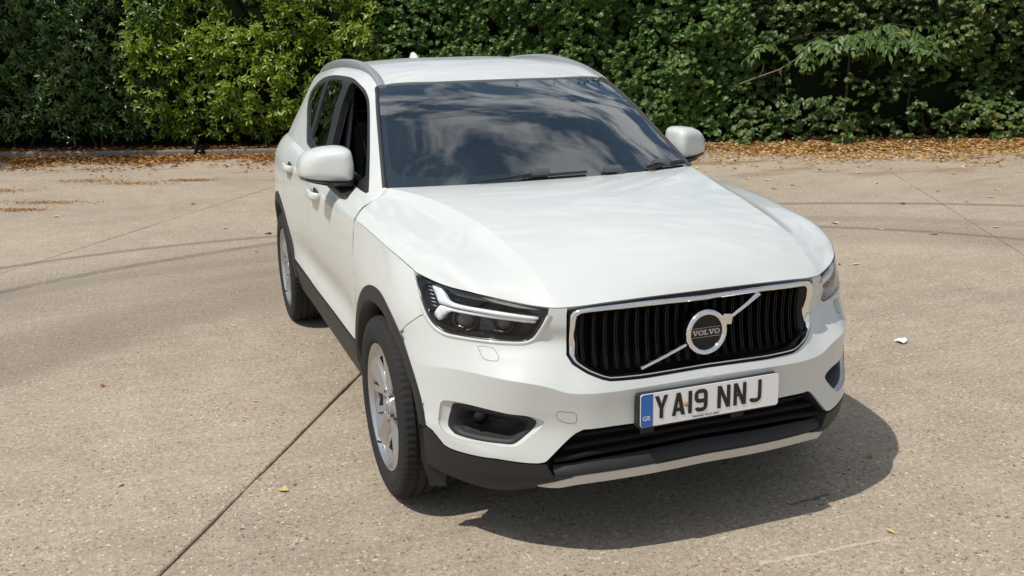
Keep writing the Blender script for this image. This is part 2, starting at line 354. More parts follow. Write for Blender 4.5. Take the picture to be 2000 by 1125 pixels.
# rear: rows top->bottom, columns centre -> side
gl=[GREEN.ev(8.,float(v)) for v in (0,1,2,3,4,5,6,7)]
sd=[SIDE.ev(8.,float(v)) for v in range(8)]
def rr(yc,zc,e,k=2.6): return [[e[0]*t,yc+(e[1]-yc)*t**k,zc+(e[2]-zc)*t**2] for t in (0,.35,.62,.84,.95,1)]
REAR=Net(np.array([rr(3.19,1.55,gl[4]),rr(3.25,1.45,gl[3]),rr(3.33,1.32,gl[2]),rr(3.385,1.2,gl[1]),rr(3.43,1.12,sd[0]),rr(3.475,1.03,sd[2]),rr(3.50,.86,sd[3]),rr(3.51,.70,sd[4]),rr(3.535,.58,sd[5]),rr(3.53,.47,sd[6]),rr(3.45,.30,sd[7])]),sym=True)
ALL['REAR']=REAR

# ------------------------------------------------------------------ trimmed panels cut out of the nets
def chaikin(P, n=2, keep=()):
    P = [tuple(p) for p in P]
    for _ in range(n):
        Q = []
        for i in range(len(P)):
            a, b = P[i], P[(i+1) % len(P)]
            Q.append((a[0]*.8+b[0]*.2, a[1]*.8+b[1]*.2)); Q.append((a[0]*.2+b[0]*.8, a[1]*.2+b[1]*.8))
        P = Q
    return P
def pip(pts, poly):
    x, y = pts[:, 0], pts[:, 1]; ins = np.zeros(len(pts), bool); n = len(poly)
    for i in range(n):
        x1, y1 = poly[i]; x2, y2 = poly[(i+1) % n]
        if y1 == y2: continue
        c = ((y1 > y) != (y2 > y)) & (x < (x2-x1)*(y-y1)/(y2-y1)+x1); ins ^= c
    return ins
def segdist(pts, poly):
    d = np.full(len(pts), 1e9); n = len(poly)
    for i in range(n):
        a = poly[i]; b = poly[(i+1) % n]; ab = b-a; L = ab@ab
        t = np.clip(((pts-a)@ab)/max(L, 1e-12), 0, 1); q = a+t[:, None]*ab
        d = np.minimum(d, np.hypot(*(pts-q).T))
    return d
def resample(poly, step):
    out = []; n = len(poly)
    for i in range(n):
        a = poly[i]; b = poly[(i+1) % n]; k = max(1, int(math.ceil(np.linalg.norm(b-a)/step)))
        for j in range(k): out.append(a+(b-a)*j/k)
    return np.array(out)
def inset_poly(poly, w, fixed):
    n = len(poly); area = sum(poly[i][0]*poly[(i+1) % n][1]-poly[(i+1) % n][0]*poly[i][1] for i in range(n)); s = 1 if area > 0 else -1
    out = poly.copy()
    for i in range(n):
        if fixed[i]:
            a, b = i-1, (i+1) % n
            if fixed[a] != fixed[b]:      # end of a free edge: slide along it
                t = poly[a]-poly[i] if fixed[a] else poly[b]-poly[i]; l = np.linalg.norm(t)
                if l > 1e-9: out[i] = poly[i]+t/l*abs(w)
            continue
        a, p, b = poly[i-1], poly[i], poly[(i+1) % n]
        d1 = p-a; d2 = b-p; l1 = np.linalg.norm(d1); l2 = np.linalg.norm(d2)
        if l1 < 1e-9 or l2 < 1e-9: continue
        n1 = np.array([-d1[1], d1[0]])/l1*s; n2 = np.array([-d2[1], d2[0]])/l2*s
        m = n1+n2; q = m@m
        if q < .2: continue
        out[i] = p+m*(2*w/q)
    return out
def panel(net, outer, holes=(), res=.02, off=0., depth=.014, inset=.0022, free=None, sharps=(), sharps_u=(), sharp_lim=99):
    """half panel -> (V, F). outer/holes in (u,v). free(u,v)->True marks border points left untouched (centre line, butted joints)."""
    tu, tv = net.tu, net.tv
    S = lambda p: np.stack([np.interp(p[:, 0], np.arange(net.J), tu), np.interp(p[:, 1], np.arange(net.K), tv)], 1)
    def Sx(p):   # keep a little beyond the edges representable
        return S(np.clip(np.array(p, float), [0, 0], [net.J-1, net.K-1]))
    inv = lambda q: (np.interp(q[:, 0], tu, np.arange(net.J)), np.interp(q[:, 1], tv, np.arange(net.K)))
    loops = []
    for k, lp in enumerate([outer]+list(holes)):
        P = resample(Sx(lp), res*.75)
        u, v = inv(P); fx = np.zeros(len(P), bool) if free is None else np.array([bool(free(a, b)) for a, b in zip(u, v)])
        loops.append((inset_poly(P, inset if k == 0 else -inset, fx), fx))
    O = loops[0][0]; lo = O.min(0); hi = O.max(0)
    gx = np.arange(lo[0], hi[0], res); gy = np.arange(lo[1], hi[1], res*.87)
    G = np.array([(x+(res/2 if j % 2 else 0), y) for j, y in enumerate(gy) for x in gx])
    if len(sharps):
        for k in sharps:
            y = tv[k]; G = G[abs(G[:, 1]-y) > res*.45]
            G = np.concatenate([G, np.stack([gx, np.full(len(gx), y)], 1)])
    for k in sharps_u:
        x = tu[k]; G = G[abs(G[:, 0]-x) > res*.45]
        G = np.concatenate([G, np.stack([np.full(len(gy), x), gy], 1)])
    if len(G):
        ok = pip(G, O)
        for h, _ in loops[1:]: ok &= ~pip(G, h)
        G = G[ok]
        for h, _ in loops: 
            if len(G): G = G[segdist(G, h) > res*.42]
    pts = [tuple(p) for p in G]; edges = []; info = []
    for h, fx in loops:
        b = len(pts); n = len(h); pts += [tuple(p) for p in h]
        edges += [(b+i, b+(i+1) % n) for i in range(n)]; info.append((b, n, fx))
    for k in sharps_u:
        row = sorted((i for i in range(len(G)) if abs(G[i][0]-tu[k]) < 1e-9), key=lambda i: G[i][1])
        edges += [(a, b) for a, b in zip(row, row[1:]) if G[b][1]-G[a][1] < res*1.6]
    for k in sharps:
        row = sorted((i for i in range(len(G)) if abs(G[i][1]-tv[k]) < 1e-9), key=lambda i: G[i][0])
        edges += [(a, b) for a, b in zip(row, row[1:]) if G[b][0]-G[a][0] < res*1.6]
    r = delaunay_2d_cdt([Vector(p) for p in pts], edges, [], 0, 1e-6)
    vs = np.array([tuple(v) for v in r[0]]); fs = r[2]
    cen = np.array([vs[list(f)].mean(0) for f in fs]); ok = pip(cen, O)
    for h, _ in loops[1:]: ok &= ~pip(cen, h)
    F = [tuple(f) for f, o in zip(fs, ok) if o]
    used = sorted({i for f in F for i in f}); mp = {o: i for i, o in enumerate(used)}
    F = [tuple(mp[i] for i in f) for f in F]
    vs = vs[used]; u, v = inv(vs)
    P = net.ev(u, v); Nn = net.nrm(u, v)
    if Nn.size and (Nn*(P-np.array([0, 1.2, .6]))).sum(1).mean() < 0: Nn = -Nn
    P = P+Nn*off
    # wind the triangles along the normal
    F2 = []
    for f in F:
        a, b, c = (P[i] for i in f); F2.append(f if np.cross(b-a, c-a)@Nn[f[0]] > 0 else f[::-1])
    F = F2; V = [tuple(p) for p in P]
    if depth:
        cnt = {}
        for f in F:
            for i in range(3):
                e = (f[i], f[(i+1) % 3]); cnt[tuple(sorted(e))] = None if tuple(sorted(e)) in cnt else e
        for e in cnt.values():
            if e is None: continue
            a, b = e
            if free is not None and free(u[a], v[a]) and free(u[b], v[b]): continue
            n = len(V); pa, pb = P[a], P[b]; na, nb = Nn[a], Nn[b]
            V += [tuple(pa), tuple(pb), tuple(pb-nb*depth), tuple(pa-na*depth)]
            F.append((n+1, n, n+3, n+2))
    NPV[0] = len(P); HARDV.clear()
    HARDV.update(i for i in range(len(P)) if any(abs(v[i]-k) < 2e-3 and u[i] < sharp_lim for k in sharps) or any(abs(u[i]-k) < 2e-3 and v[i] < sharp_lim for k in sharps_u))
    return V, F
HARDV = set(); NPV = [0]
def weld_mirror(V, F):
    n = len(V); V2 = list(V)+[(-v[0], v[1], v[2]) for v in V]; F2 = list(F)+[tuple(i+n for i in f[::-1]) for f in F]
    return V2, F2
def obj_panel(name, VF, mt, parent, side=None, sharp_deg=40):
    """side None: mirrored and welded at the centre; +1/-1: that side only."""
    V, F = VF; nv = len(V); npv = NPV[0]; hard = set(HARDV) | ({i+nv for i in HARDV} if side is None else set())
    if side is None: V, F = weld_mirror(V, F)
    elif side < 0: V = [(-v[0], v[1], v[2]) for v in V]; F = [f[::-1] for f in F]
    me = mkmesh(name, V, F)
    bm = bmesh.new(); bm.from_mesh(me)
    if hard:
        for e in bm.edges:
            if e.verts[0].index in hard and e.verts[1].index in hard: e.smooth = False
    if side is None:
        cv = [v for v in bm.verts if abs(v.co.x) < 4e-4 and v.index % nv < npv]
        for v in cv: v.co.x = 0
        bmesh.ops.remove_doubles(bm, verts=cv, dist=5e-5)
    bm.to_mesh(me); bm.free()
    return link(name, me, mt, parent)
_dense = {}
def uv_of(net, pts, axes=(1, 2)):
    """(u,v) of the surface points whose two named coordinates match."""
    if id(net) not in _dense:
        u = np.linspace(0, net.J-1, (net.J-1)*24+1); v = np.linspace(0, net.K-1, (net.K-1)*24+1); U, V = np.meshgrid(u, v)
        _dense[id(net)] = (U.ravel(), V.ravel(), net.ev(U, V).reshape(-1, 3))
    U, V, P = _dense[id(net)]; out = []
    for p in pts:
        d = np.zeros(len(P))
        for a, x in zip(axes, p): d += (P[:, a]-x)**2
        i = d.argmin(); u, v = U[i], V[i]
        for _ in range(6):      # Gauss-Newton
            e = .01; b = net.ev(u, v); J = np.stack([(net.ev(min(u+e, net.J-1), v)-net.ev(max(u-e, 0), v))/(2*e), (net.ev(u, min(v+e, net.K-1))-net.ev(u, max(v-e, 0)))/(2*e)], 1)[list(axes)]
            r = np.array(p)-b[list(axes)]
            try: st = np.linalg.lstsq(J, r, rcond=None)[0]
            except Exception: break
            u = float(np.clip(u+np.clip(st[0], -.3, .3), 0, net.J-1)); v = float(np.clip(v+np.clip(st[1], -.3, .3), 0, net.K-1))
        out.append((u, v))
    return out
def on(net, uv, off=0.):
    u = np.array([p[0] for p in uv], float); v = np.array([p[1] for p in uv], float)
    u = np.clip(u, 0, net.J-1); v = np.clip(v, 0, net.K-1)
    P = net.ev(u, v); Nn = net.nrm(u, v)
    if (Nn*(P-np.array([0, 1.2, .6]))).sum(1).mean() < 0: Nn = -Nn
    return P+Nn*off, Nn

# ================================================================== the car
CAR = empty('parked_car')
tag(CAR, 'white compact SUV with roof rails and chrome-framed grille, parked facing the camera', 'car')
SIDES = (-1, 1)
uy = lambda y: float(np.interp(y, Y, range(len(Y))))
AR, RA = .468, .485                       # arch radii, front and rear
arc = lambda cy, r, a0, a1, n=24: [(cy+r*math.cos(R_(a0+(a1-a0)*i/n)), .35+r*math.sin(R_(a0+(a1-a0)*i/n))) for i in range(n+1)]
cfree = lambda u, v: u < .004

# bonnet
obj_panel('bonnet', panel(HOOD, [(0, 0), (9, 0), (9, 8), (0, 8)], res=.016, depth=.022, free=cfree, sharps_u=(4, 7), sharp_lim=7.2), M['paint'], CAR)

# front bumper
HL = [(15.62, .05), (14.96, .40), (14.118, 1.01), (13.45, 1.60), (13.1, 1.83), (12.824, 1.945), (12.4, 2.02), (11.975, 2.04), (10.443, 2.02), (9.047, 2.0), (7.96, 2.03), (7.4, 2.03), (7.198, 2.0), (6.97, 1.9), (6.805, 1.74), (6.369, 1.046), (6.045, .4), (5.95, .05)]
REC = [(12.2, 5.5), (11.95, 5.36), (11.6, 5.34), (8.8, 5.40), (6.9, 5.46), (6.2, 5.62), (6.15, 5.80), (6.62, 6.12), (7.55, 6.57), (8.1, 6.65), (9.5, 6.70), (11.35, 6.91), (12.05, 6.84), (12.34, 6.45)]
FOG = [(11.58, 5.57), (11.43, 5.5), (9.17, 5.47), (7.45, 5.52), (6.66, 5.75), (6.59, 5.85), (6.82, 6.06), (7.68, 6.48), (7.95, 6.56), (8.72, 6.59), (11.2, 6.80), (11.41, 6.81), (11.84, 6.62), (11.86, 6.4), (11.81, 6.13)]
GRH = [(0, 3.60), (2.0, 3.63), (3.2, 3.55), (3.52, 3.45), (4.12, 3.18), (4.8, 2.82), (5.09, 2.5), (5.14, 1.87), (5.1, .4), (5.05, 0)]
WBOT = [(13.5, 7.13), (12.71, 7.14), (12.4, 7.24), (11.96, 7.4), (11.6, 7.41), (11.2, 7.38), (8.71, 7.1), (7.0, 7.06), (6.4, 7.03), (6.1, 6.95), (5.88, 6.86), (5.32, 6.48), (4.68, 6.04), (4.33, 5.87), (3.8, 5.84), (2.34, 5.84), (0, 5.82)]
arch_f = uv_of(FRONT, arc(0, AR, 131, 167))
bump = GRH + [(5.95, 0)] + HL[:3:-1][:-1] + [(13.5, 1.66), (13.59, 1.57), (14.0, 1.77), (14.72, 2.11), (15.39, 2.34), (16, 2.56)] + arch_f + WBOT
BUMP = obj_panel('front_bumper', panel(FRONT, bump, [chaikin(REC, 1)], res=.011, free=lambda u, v: u < .004 or (5.2 < v < 7.04 and 5.9 < u < 12.45 and not (v > 7.0 and u < 7)), sharps=(4,), sharp_lim=13.6), M['paint'], CAR)

def loopres(P, n):
    P = np.asarray(P); d = np.linalg.norm(np.roll(P, -1, 0)-P, axis=1); L = np.r_[0, np.cumsum(d)]; t = np.linspace(0, L[-1], n, endpoint=False); Q = np.concatenate([P, P[:1]])
    return np.stack([np.interp(t, L, Q[:, i]) for i in range(P.shape[1])], 1)
def ring(loops, closed=True):
    """quads between successive 3D loops of equal length"""
    n = len(loops[0]); V = [tuple(p) for l in loops for p in l]; F = []
    for k in range(len(loops)-1):
        for i in range(n if closed else n-1): F.append((k*n+i, k*n+(i+1) % n, (k+1)*n+(i+1) % n, (k+1)*n+i))
    return V, F
def align(A, B):
    """rotate loop B so that it starts nearest to A's start, same direction"""
    best = min(range(len(B)), key=lambda i: np.linalg.norm(B[i]-A[0])); B = np.roll(B, -best, 0)
    if np.linalg.norm(B[5]-A[5]) > np.linalg.norm(B[-5]-A[5]): B = np.roll(B[::-1], 1, 0)
    return B
def side_obj(name, VF, mt, parent, s, smooth=True, fix=True):
    m = MB(); m.add(*VF); return m.build(name, mt, parent, smooth, mirror=s < 0, fix=fix)
rec_uv = loopres(chaikin(REC, 1), 120); fog_uv = align(rec_uv, loopres(chaikin(FOG, 1), 120))
in_uv = np.array(fog_uv); c0 = in_uv.mean(0); in_uv = c0+(in_uv-c0)*[.80, .60]+[.0, .06]
BUMPS = []
for s in SIDES:
    V, F = ring([on(FRONT, rec_uv, -.0015)[0], on(FRONT, rec_uv*.9+fog_uv*.1, -.007)[0], on(FRONT, fog_uv, -.020)[0]])
    side_obj('lamp_recess', (V, F), M['paint'], BUMP, s)
    bz = side_obj('fog_bezel', ring([on(FRONT, fog_uv, -.026)[0], on(FRONT, fog_uv, -.017)[0], on(FRONT, fog_uv*.9+in_uv*.1, -.016)[0], on(FRONT, in_uv, -.030)[0], on(FRONT, c0+(in_uv-c0)*.9, -.075)[0], on(FRONT, c0+(in_uv-c0)*.02, -.085)[0]]), M['black'], BUMP, s)
    q, nn = on(FRONT, [(10.35, 5.97)], -.062); q = q[0]; nn = nn[0]
    m = MB(); rot = Vector((0, 0, 1)).rotation_difference(Vector((0, -1, 0))).to_matrix()
    m.lathe([(-.03, .026), (-.004, .030), (0, .028), (.001, .024)], 24, 'y', (q[0], q[1]-.0, q[2])); m.build('fog_lamp_ring', M['gloss'], BUMP, mirror=s < 0)
    m = MB(); m.lathe([(-.003, .026), (-.005, .02), (-.006, .01), (-.0065, .001)], 20, 'y', tuple(q)); m.build('fog_lamp_lens', M['grey'], BUMP, mirror=s < 0)
for s in SIDES:   # headlamp washer cover
    W_ = chaikin([(9.95, 2.44), (9.80, 2.37), (9.12, 2.37), (8.90, 2.48), (8.55, 2.90), (8.63, 3.07), (9.2, 3.11), (9.5, 3.02)], 1)
    side_obj('washer_cover', panel(FRONT, W_, res=.012, off=.0004, depth=0, inset=.0), M['paint'], BUMP, s, fix=False)
    w3 = on(FRONT, loopres(W_, 60), .0002)[0]; m = MB(); m.tube(w3, .0007, 6, closed=True, up=(0, -1, 0)); m.build('washer_cover_gap', M['seal'], BUMP, mirror=s < 0)
T_ = chaikin([(5.58, 5.22), (5.49, 5.05), (5.37, 5.0), (4.79, 4.96), (4.65, 5.08), (4.65, 5.44), (4.79, 5.57), (5.09, 5.58), (5.52, 5.47)], 2)
side_obj('tow_eye_cover', panel(FRONT, T_, res=.012, off=.0004, depth=0, inset=0), M['paint'], BUMP, -1, fix=False)
m = MB(); m.tube(on(FRONT, loopres(T_, 60), .0001)[0], .0007, 6, closed=True, up=(0, -1, 0)); m.build('tow_cover_gap', M['seal'], BUMP, mirror=True)
# stone chip on the bumper corner
q, nn = on(FRONT, [(13.39, 5.62), (13.36, 5.70), (13.41, 5.80), (13.44, 5.72)], .0006); m = MB(); m.add([(-p[0], p[1], p[2]) for p in q], [(0, 1, 2, 3)]); m.build('paint_chip', M['seal'], BUMP)

# lower cladding and intake
INT = [(0, 5.86), (2.34, 5.88), (3.8, 5.88), (4.3, 5.92), (4.66, 6.09), (5.30, 6.53), (5.84, 6.9), (5.98, 7.04), (5.62, 7.62), (5.2, 7.70), (2.3, 7.80), (0, 7.82)]
low = [(0, 7.84), (2.3, 7.82), (5.2, 7.72), (5.66, 7.66), (6.02, 7.03)] + [(6.4, 7.05), (7.0, 7.08), (8.71, 7.12), (11.2, 7.40), (11.6, 7.43), (11.96, 7.42), (12.4, 7.26), (12.71, 7.16), (13.5, 7.15)] + uv_of(FRONT, [(-.44, .40), (-.43, .33), (-.425, .29)]) + [(14.2, 9), (0, 9)]
LOW = obj_panel('lower_bumper', panel(FRONT, low, res=.018, off=.001, free=cfree), M['black'], CAR)
# intake: dark box with louvres
n_ = 60
def span(u0, u1, v, off, n=30, vf=None):
    u = np.linspace(u0, u1, n); vv = np.full(n, v) if vf is None else np.array([vf(x) for x in u]); return on(FRONT, np.stack([u, vv], 1), off)[0]
def both(P): P = np.asarray(P); return np.concatenate([(P*[-1, 1, 1])[::-1], P[1:]])
wbk = np.array(WBOT[:10]); wbk = loopres(np.concatenate([wbk, wbk[::-1]]), 160)[:80]
for s in SIDES: side_obj('joint_light_stop', ring([on(FRONT, wbk-[0, .12], -.009)[0], on(FRONT, wbk, -.007)[0], on(FRONT, wbk+[0, .14], -.009)[0]], False), M['black'], LOW, s)  # hidden black strip added to stop light leaking through the bumper joint
for s in SIDES: side_obj('seam_backing', panel(FENDER, [(1.3, 1.55), (2.2, 1.65), (4.2, 2.1), (5.9, 2.35), (5.9, 2.75), (5.25, 3.05), (4.7, 3.6), (4.2, 3.4), (3.6, 2.5), (1.3, 1.9)], res=.02, off=-.007, depth=0, inset=0), M['paint'], BUMP, s, fix=False)
INTAKE = empty('lower_intake', (0, 0, 0), CAR)
m = MB(); a = both(span(0, 5.2, 5.7, -.09)); b = both(span(0, 6.1, 7.9, -.09)); m.add(*ring([a, b], False)); m.build('intake_back', M['well'], INTAKE)
m = MB(); a = both(span(0, 4.9, 5.80, -.004)); b = both(span(0, 4.9, 5.7, -.09)); m.add(*ring([a, b], False)); m.build('intake_roof', M['black'], INTAKE)
for u1, v, d in ((4.75, 6.22, -.035), (5.25, 6.62, -.03), (5.7, 7.0, -.022)):
    m = MB(); m.sweep(both(span(0, u1, v, d)), [(-.004, -.009), (-.02, -.006), (-.02, .006), (-.004, .009), (.004, .004), (.004, -.004)], up=(0, 0, 1)); m.build('louvre', M['well'], INTAKE, angle=35)
m = MB(); m.add(*ring([both(span(0, 5.75, 7.25, -.03)), both(span(0, 5.72, 7.42, -.012)), both(span(0, 5.62, 7.62, -.004)), both(span(0, 5.6, 7.72, -.004))], False)); m.build('intake_shelf', M['black'], INTAKE)
iw = np.array([(3.6, 5.87), (4.3, 5.91), (4.66, 6.07), (5.30, 6.51), (5.84, 6.88), (6.0, 7.02), (5.9, 7.3), (5.68, 7.66), (5.5, 7.76)])
for s in SIDES: side_obj('intake_side', ring([on(FRONT, iw+[.05, 0], -.006)[0], on(FRONT, iw+[.02, 0], -.03)[0], on(FRONT, iw-[.25, 0], -.10)[0]], False), M['black'], INTAKE, s)
for x, v in ((1.1, 6.0), (-1.9, 6.02)):
    q = on(FRONT, [(abs(x), v+.25)], -.02)[0][0]; m = MB(); m.box((math.copysign(q[0], x), q[1], q[2]), (.05, .03, .022)); m.build('sensor_block', M['gloss'], INTAKE, smooth=False)
ut = both(span(0, 13.2, 8.95, -.004, 40)); m = MB(); m.add(*ring([ut, ut*[.9, .6, 1]+[0, -.10, .01], ut*[.85, 0, 1]+[0, -.25, .02]], False)); m.build('light_stop_tray', M['well'], LOW)  # unseen tray added to block light leaking down through the front end
# silver skid strip
sk = both(span(0, 6.62, 0, 0, 40, lambda u: 7.86+.30*max(0, (u-4.6)/2.0)**1.6))
n = len(sk); tp = [min(1, (min(i, n-1-i)+.6)/7)**.7 for i in range(n)]
m = MB(); m.sweep(sk, [(.004, .009), (-.012, .011), (-.019, .007), (-.021, -.004), (-.016, -.016), (.004, -.020)], up=(0, 0, 1), scale=tp); SK = m.build('skid_strip', M['silver'], CAR, angle=45)

# grille
GO = [(0, .22), (1.93, .16), (4.25, .14), (4.62, .16), (4.86, .26), (4.97, .45), (5.04, 1.87), (4.99, 2.46), (4.7, 2.76), (4.06, 3.11), (3.49, 3.37), (3.19, 3.47), (2.01, 3.54), (0, 3.52)]
GI = [(0, .50), (1.95, .47), (4.15, .46), (4.42, .48), (4.62, .60), (4.68, .80), (4.75, 1.87), (4.71, 2.46), (4.53, 2.72), (3.96, 3.04), (3.45, 3.30), (3.20, 3.37), (1.94, 3.445), (0, 3.425)]
def half_loop(uv, n=9, sm=2):
    uv = np.array(uv, float); q = [uv[0]]
    for a, b in zip(uv, uv[1:]): q += [a+(b-a)*k/n for k in range(1, n+1)]
    q = np.array(q)
    for _ in range(sm): q[1:-1] = (q[:-2]+2*q[1:-1]+q[2:])/4
    return q
go, gi = half_loop(GO), half_loop(GI)
def full(uv, off): P = on(FRONT, uv, off)[0]; P[0, 0] = P[-1, 0] = 0; return np.concatenate([P, (P*[-1, 1, 1])[::-1][1:-1]])
GR = empty('grille', (0, 0, 0), CAR)
mx_ = lambda t: go*(1-t)+gi*t
m = MB(); m.add(*ring([full(mx_(-.02), -.03), full(mx_(-.02), .000), full(mx_(.10), .007), full(mx_(.45), .0085), full(mx_(.62), .006), full(mx_(.95), .000), full(mx_(1.0), -.005), full(mx_(1.0), -.012)])); m.build('chrome_frame', M['chrome'], GR)
m = MB(); g2 = half_loop([(0, .0), (1.93, .0), (4.25, .0), (4.65, .0), (4.98, .02), (5.10, .45), (5.17, 1.87), (5.13, 2.53), (4.83, 2.87), (4.14, 3.24), (3.53, 3.51), (3.2, 3.61), (2.0, 3.69), (0, 3.67)])
m.add(*ring([full(g2, -.016), full(g2*.5+mx_(-.02)*.5, -.013), full(mx_(.02), -.012)])); m.build('grille_surround', M['satin'], GR)
m = MB(); gs_ = lambda k: np.array([0, 1.9])+(gi-np.array([0, 1.9]))*k
m.add(*ring([full(gi, -.011), full(gs_(.992), -.016), full(gs_(.976), -.020), full(gs_(.968), -.07)])); m.build('inner_frame', M['gloss'], GR)
c_ = full(gs_(.98), -.075); m = MB(); m.add(list(map(tuple, c_))+[(0, -.74, .765)], [(i, (i+1) % len(c_), len(c_)) for i in range(len(c_))]); m.build('grille_back', M['well'], GR)
gi3 = on(FRONT, gi, 0)[0]; ix = np.argsort(gi3[:, 0])
lowz = lambda x: float(np.interp(abs(x), *zip(*sorted((p[0], p[2]) for p in gi3[len(gi3)//2-4:] if p[2] < .79))))
PIT = .0355
for i in range(-12, 12):
    x = (i+.5)*PIT
    if abs(x) > .425: continue
    z0, z1 = lowz(x)+.010, .858-.010*(abs(x)/.43)**2
    if z1-z0 < .03: continue
    V = []; prof = [(-.0095, .022), (-.0095, .004), (-.0065, -.004), (-.0040, -.004), (-.003, .001), (.003, .001), (.0040, -.004), (.0065, -.004), (.0095, .004), (.0095, .022)]
    nseg = 9
    for k in range(nseg+1):
        t = k/nseg; z = z0+(z1-z0)*t; uv = uv_of(FRONT, [(abs(x), z)], (0, 2))[0] if k in (0, nseg//2, nseg) else None
        y = float(np.interp(abs(x), [0, .25, .36, .43], [-.790, -.784, -.768, -.742]))-.022*(1-t)*(1-abs(x)/.6)
        bow = .012*math.sin(math.pi*t); w = .86 if 0 < k < nseg else .55
        for px, py in prof: V.append((x+px*w, y+py+bow+(.004 if w < 1 else 0), z))
    mm_ = len(prof); F = [(k*mm_+j, k*mm_+j+1, (k+1)*mm_+j+1, (k+1)*mm_+j) for k in range(nseg) for j in range(mm_-1)]
    F += [tuple(range(mm_)), tuple(nseg*mm_+j for j in range(mm_))]
    mb = MB(); mb.add(V, F); mb.build('slat', M['gloss'], GR, angle=50)
# badge: ring with arrow, diagonal bar, name plate
BC = Vector((0, -.820, .757))
m = MB(); m.lathe([(.012, .0775), (-.004, .0775), (-.011, .0745), (-.014, .068), (-.011, .0605), (-.003, .0575), (.012, .0575)], 64, 'y', BC); m.build('badge_ring', M['chrome'], GR)
m = MB(); m.lathe([(-.001, .058), (-.0012, .03), (-.0013, .0005)], 48, 'y', BC); m.build('badge_disc', M['gloss'], GR)
dg = Vector((.437, 0, .197)).normalized()
m = MB(); cc = BC+dg*.073; pr = Vector((-dg.z, 0, dg.x))
tri = [cc+dg*.002-pr*.017, cc+dg*.030-pr*.030, cc+dg*.047+pr*.006+Vector((0, 0, .0)), cc+dg*.026+pr*.030, cc+dg*.002+pr*.014]
tri = [cc-pr*.013, cc+Vector((.026, 0, -.012)), cc+Vector((.030, 0, .022)), cc+Vector((-.004, 0, .026)), cc+pr*.013-dg*.004]
m.add([p+Vector((0, -.009, 0)) for p in tri]+[p+Vector((0, .008, 0)) for p in tri], [(0, 1, 2, 3, 4), (9, 8, 7, 6, 5)]+[(i, (i+1) % 5, 5+(i+1) % 5, 5+i) for i in range(5)])
o = m.build('badge_arrow', M['chrome'], GR, smooth=False); bevel_mesh(o.data, .0025, 2)
for a, b in ((Vector((-.236, -.818, .664)), BC-dg*.082), (BC+dg*.104, Vector((.203, -.815, .862)))):
    a = a.copy(); b = b.copy(); 
    m = MB(); m.sweep([a, (a+b)/2+Vector((0, -.002, 0)), b], [(-.0055, -.004), (-.003, -.0075), (.003, -.0075), (.0055, -.004), (.0055, .006), (-.0055, .006)], up=(0, 1, 0)); 
    m.build('diagonal_bar', M['chrome'], GR, angle=60)

# lettering
def fill(outer, holes=()):
    pts = []; ed = []; loops = [outer]+list(holes)
    for l in loops:
        b = len(pts); pts += [Vector(p) for p in l]; ed += [(b+i, b+(i+1) % len(l)) for i in range(len(l))]
    r = delaunay_2d_cdt(pts, ed, [], 0, 1e-7); vs = np.array([tuple(v) for v in r[0]]); cen = np.array([vs[list(f)].mean(0) for f in r[2]])
    ok = pip(cen, np.array([tuple(p) for p in outer], float))
    for h in holes: ok &= ~pip(cen, np.array([tuple(p) for p in h], float))
    return [tuple(v) for v in vs], [tuple(f) for f, k in zip(r[2], ok) if k]
def stroke(P, w):
    P = np.array(P, float); n = len(P); L = []; Rr = []
    for i in range(n):
        a = P[max(i-1, 0)]; b = P[min(i+1, n-1)]; t = b-a; t /= np.linalg.norm(t); nn = np.array([-t[1], t[0]]); L.append(P[i]+nn*w/2); Rr.append(P[i]-nn*w/2)
    return [tuple(p) for p in L+Rr[::-1]]
def arcp(cx, cy, rx, ry, a0, a1, n=10): return [(cx+rx*math.cos(R_(a0+(a1-a0)*i/n)), cy+ry*math.sin(R_(a0+(a1-a0)*i/n))) for i in range(n+1)]
ell = lambda cx, cy, rx, ry, n=28: arcp(cx, cy, rx, ry, 0, 360-360/n, n-1)
GL = {
 'Y': fill([(0, 79), (15.5, 79), (25, 50), (34.5, 79), (50, 79), (32, 34), (32, 0), (18, 0), (18, 34)]),
 'A': fill([(0, 0), (14.5, 0), (18, 14), (32, 14), (35.5, 0), (50, 0), (32.5, 79), (17.5, 79)], [[(20.7, 27), (29.3, 27), (25, 53)]]),
 '1': fill([(18, 0), (32, 0), (32, 79), (18, 79)]),
 '9': fill(stroke([(35.9, 38)]+[(30, 38), (20, 38)]+arcp(20, 50, 13, 12, 268, 180)+arcp(20, 60, 13, 12, 180, 92)+arcp(30, 60, 13, 12, 90, 2)+[(43, 50), (43, 30)]+arcp(30, 20, 13, 13, 0, -88)+arcp(20, 18, 12, 11, -92, -165), 14)),
 'N': fill([(0, 0), (0, 79), (15, 79), (36, 31), (36, 79), (50, 79), (50, 0), (35, 0), (14, 48), (14, 0)]),
 'J': fill(stroke([(43, 79), (43, 30)]+arcp(30, 20, 13, 13, 0, -88)+arcp(20, 18, 12, 11, -92, -165), 14)),
 'V': fill([(-.5, 10), (-.5, 8.4), (.9, 8.4), (4.6, 0), (7.4, 0), (11.1, 8.4), (12.5, 8.4), (12.5, 10), (7.6, 10), (7.6, 8.4), (8.7, 8.4), (6.5, 3.2), (4.2, 8.4), (5.4, 8.4), (5.4, 10)]),
 'O': fill(ell(6, 5, 6, 5.2), [ell(6, 5, 3.1, 3.4)]),
 'L': fill([(0, 0), (0, 1.5), (1.3, 1.5), (1.3, 8.5), (0, 8.5), (0, 10), (5.6, 10), (5.6, 8.5), (4.3, 8.5), (4.3, 1.6), (7.6, 1.6), (7.8, 3.4), (9.4, 3.4), (9.4, 0)]),
}
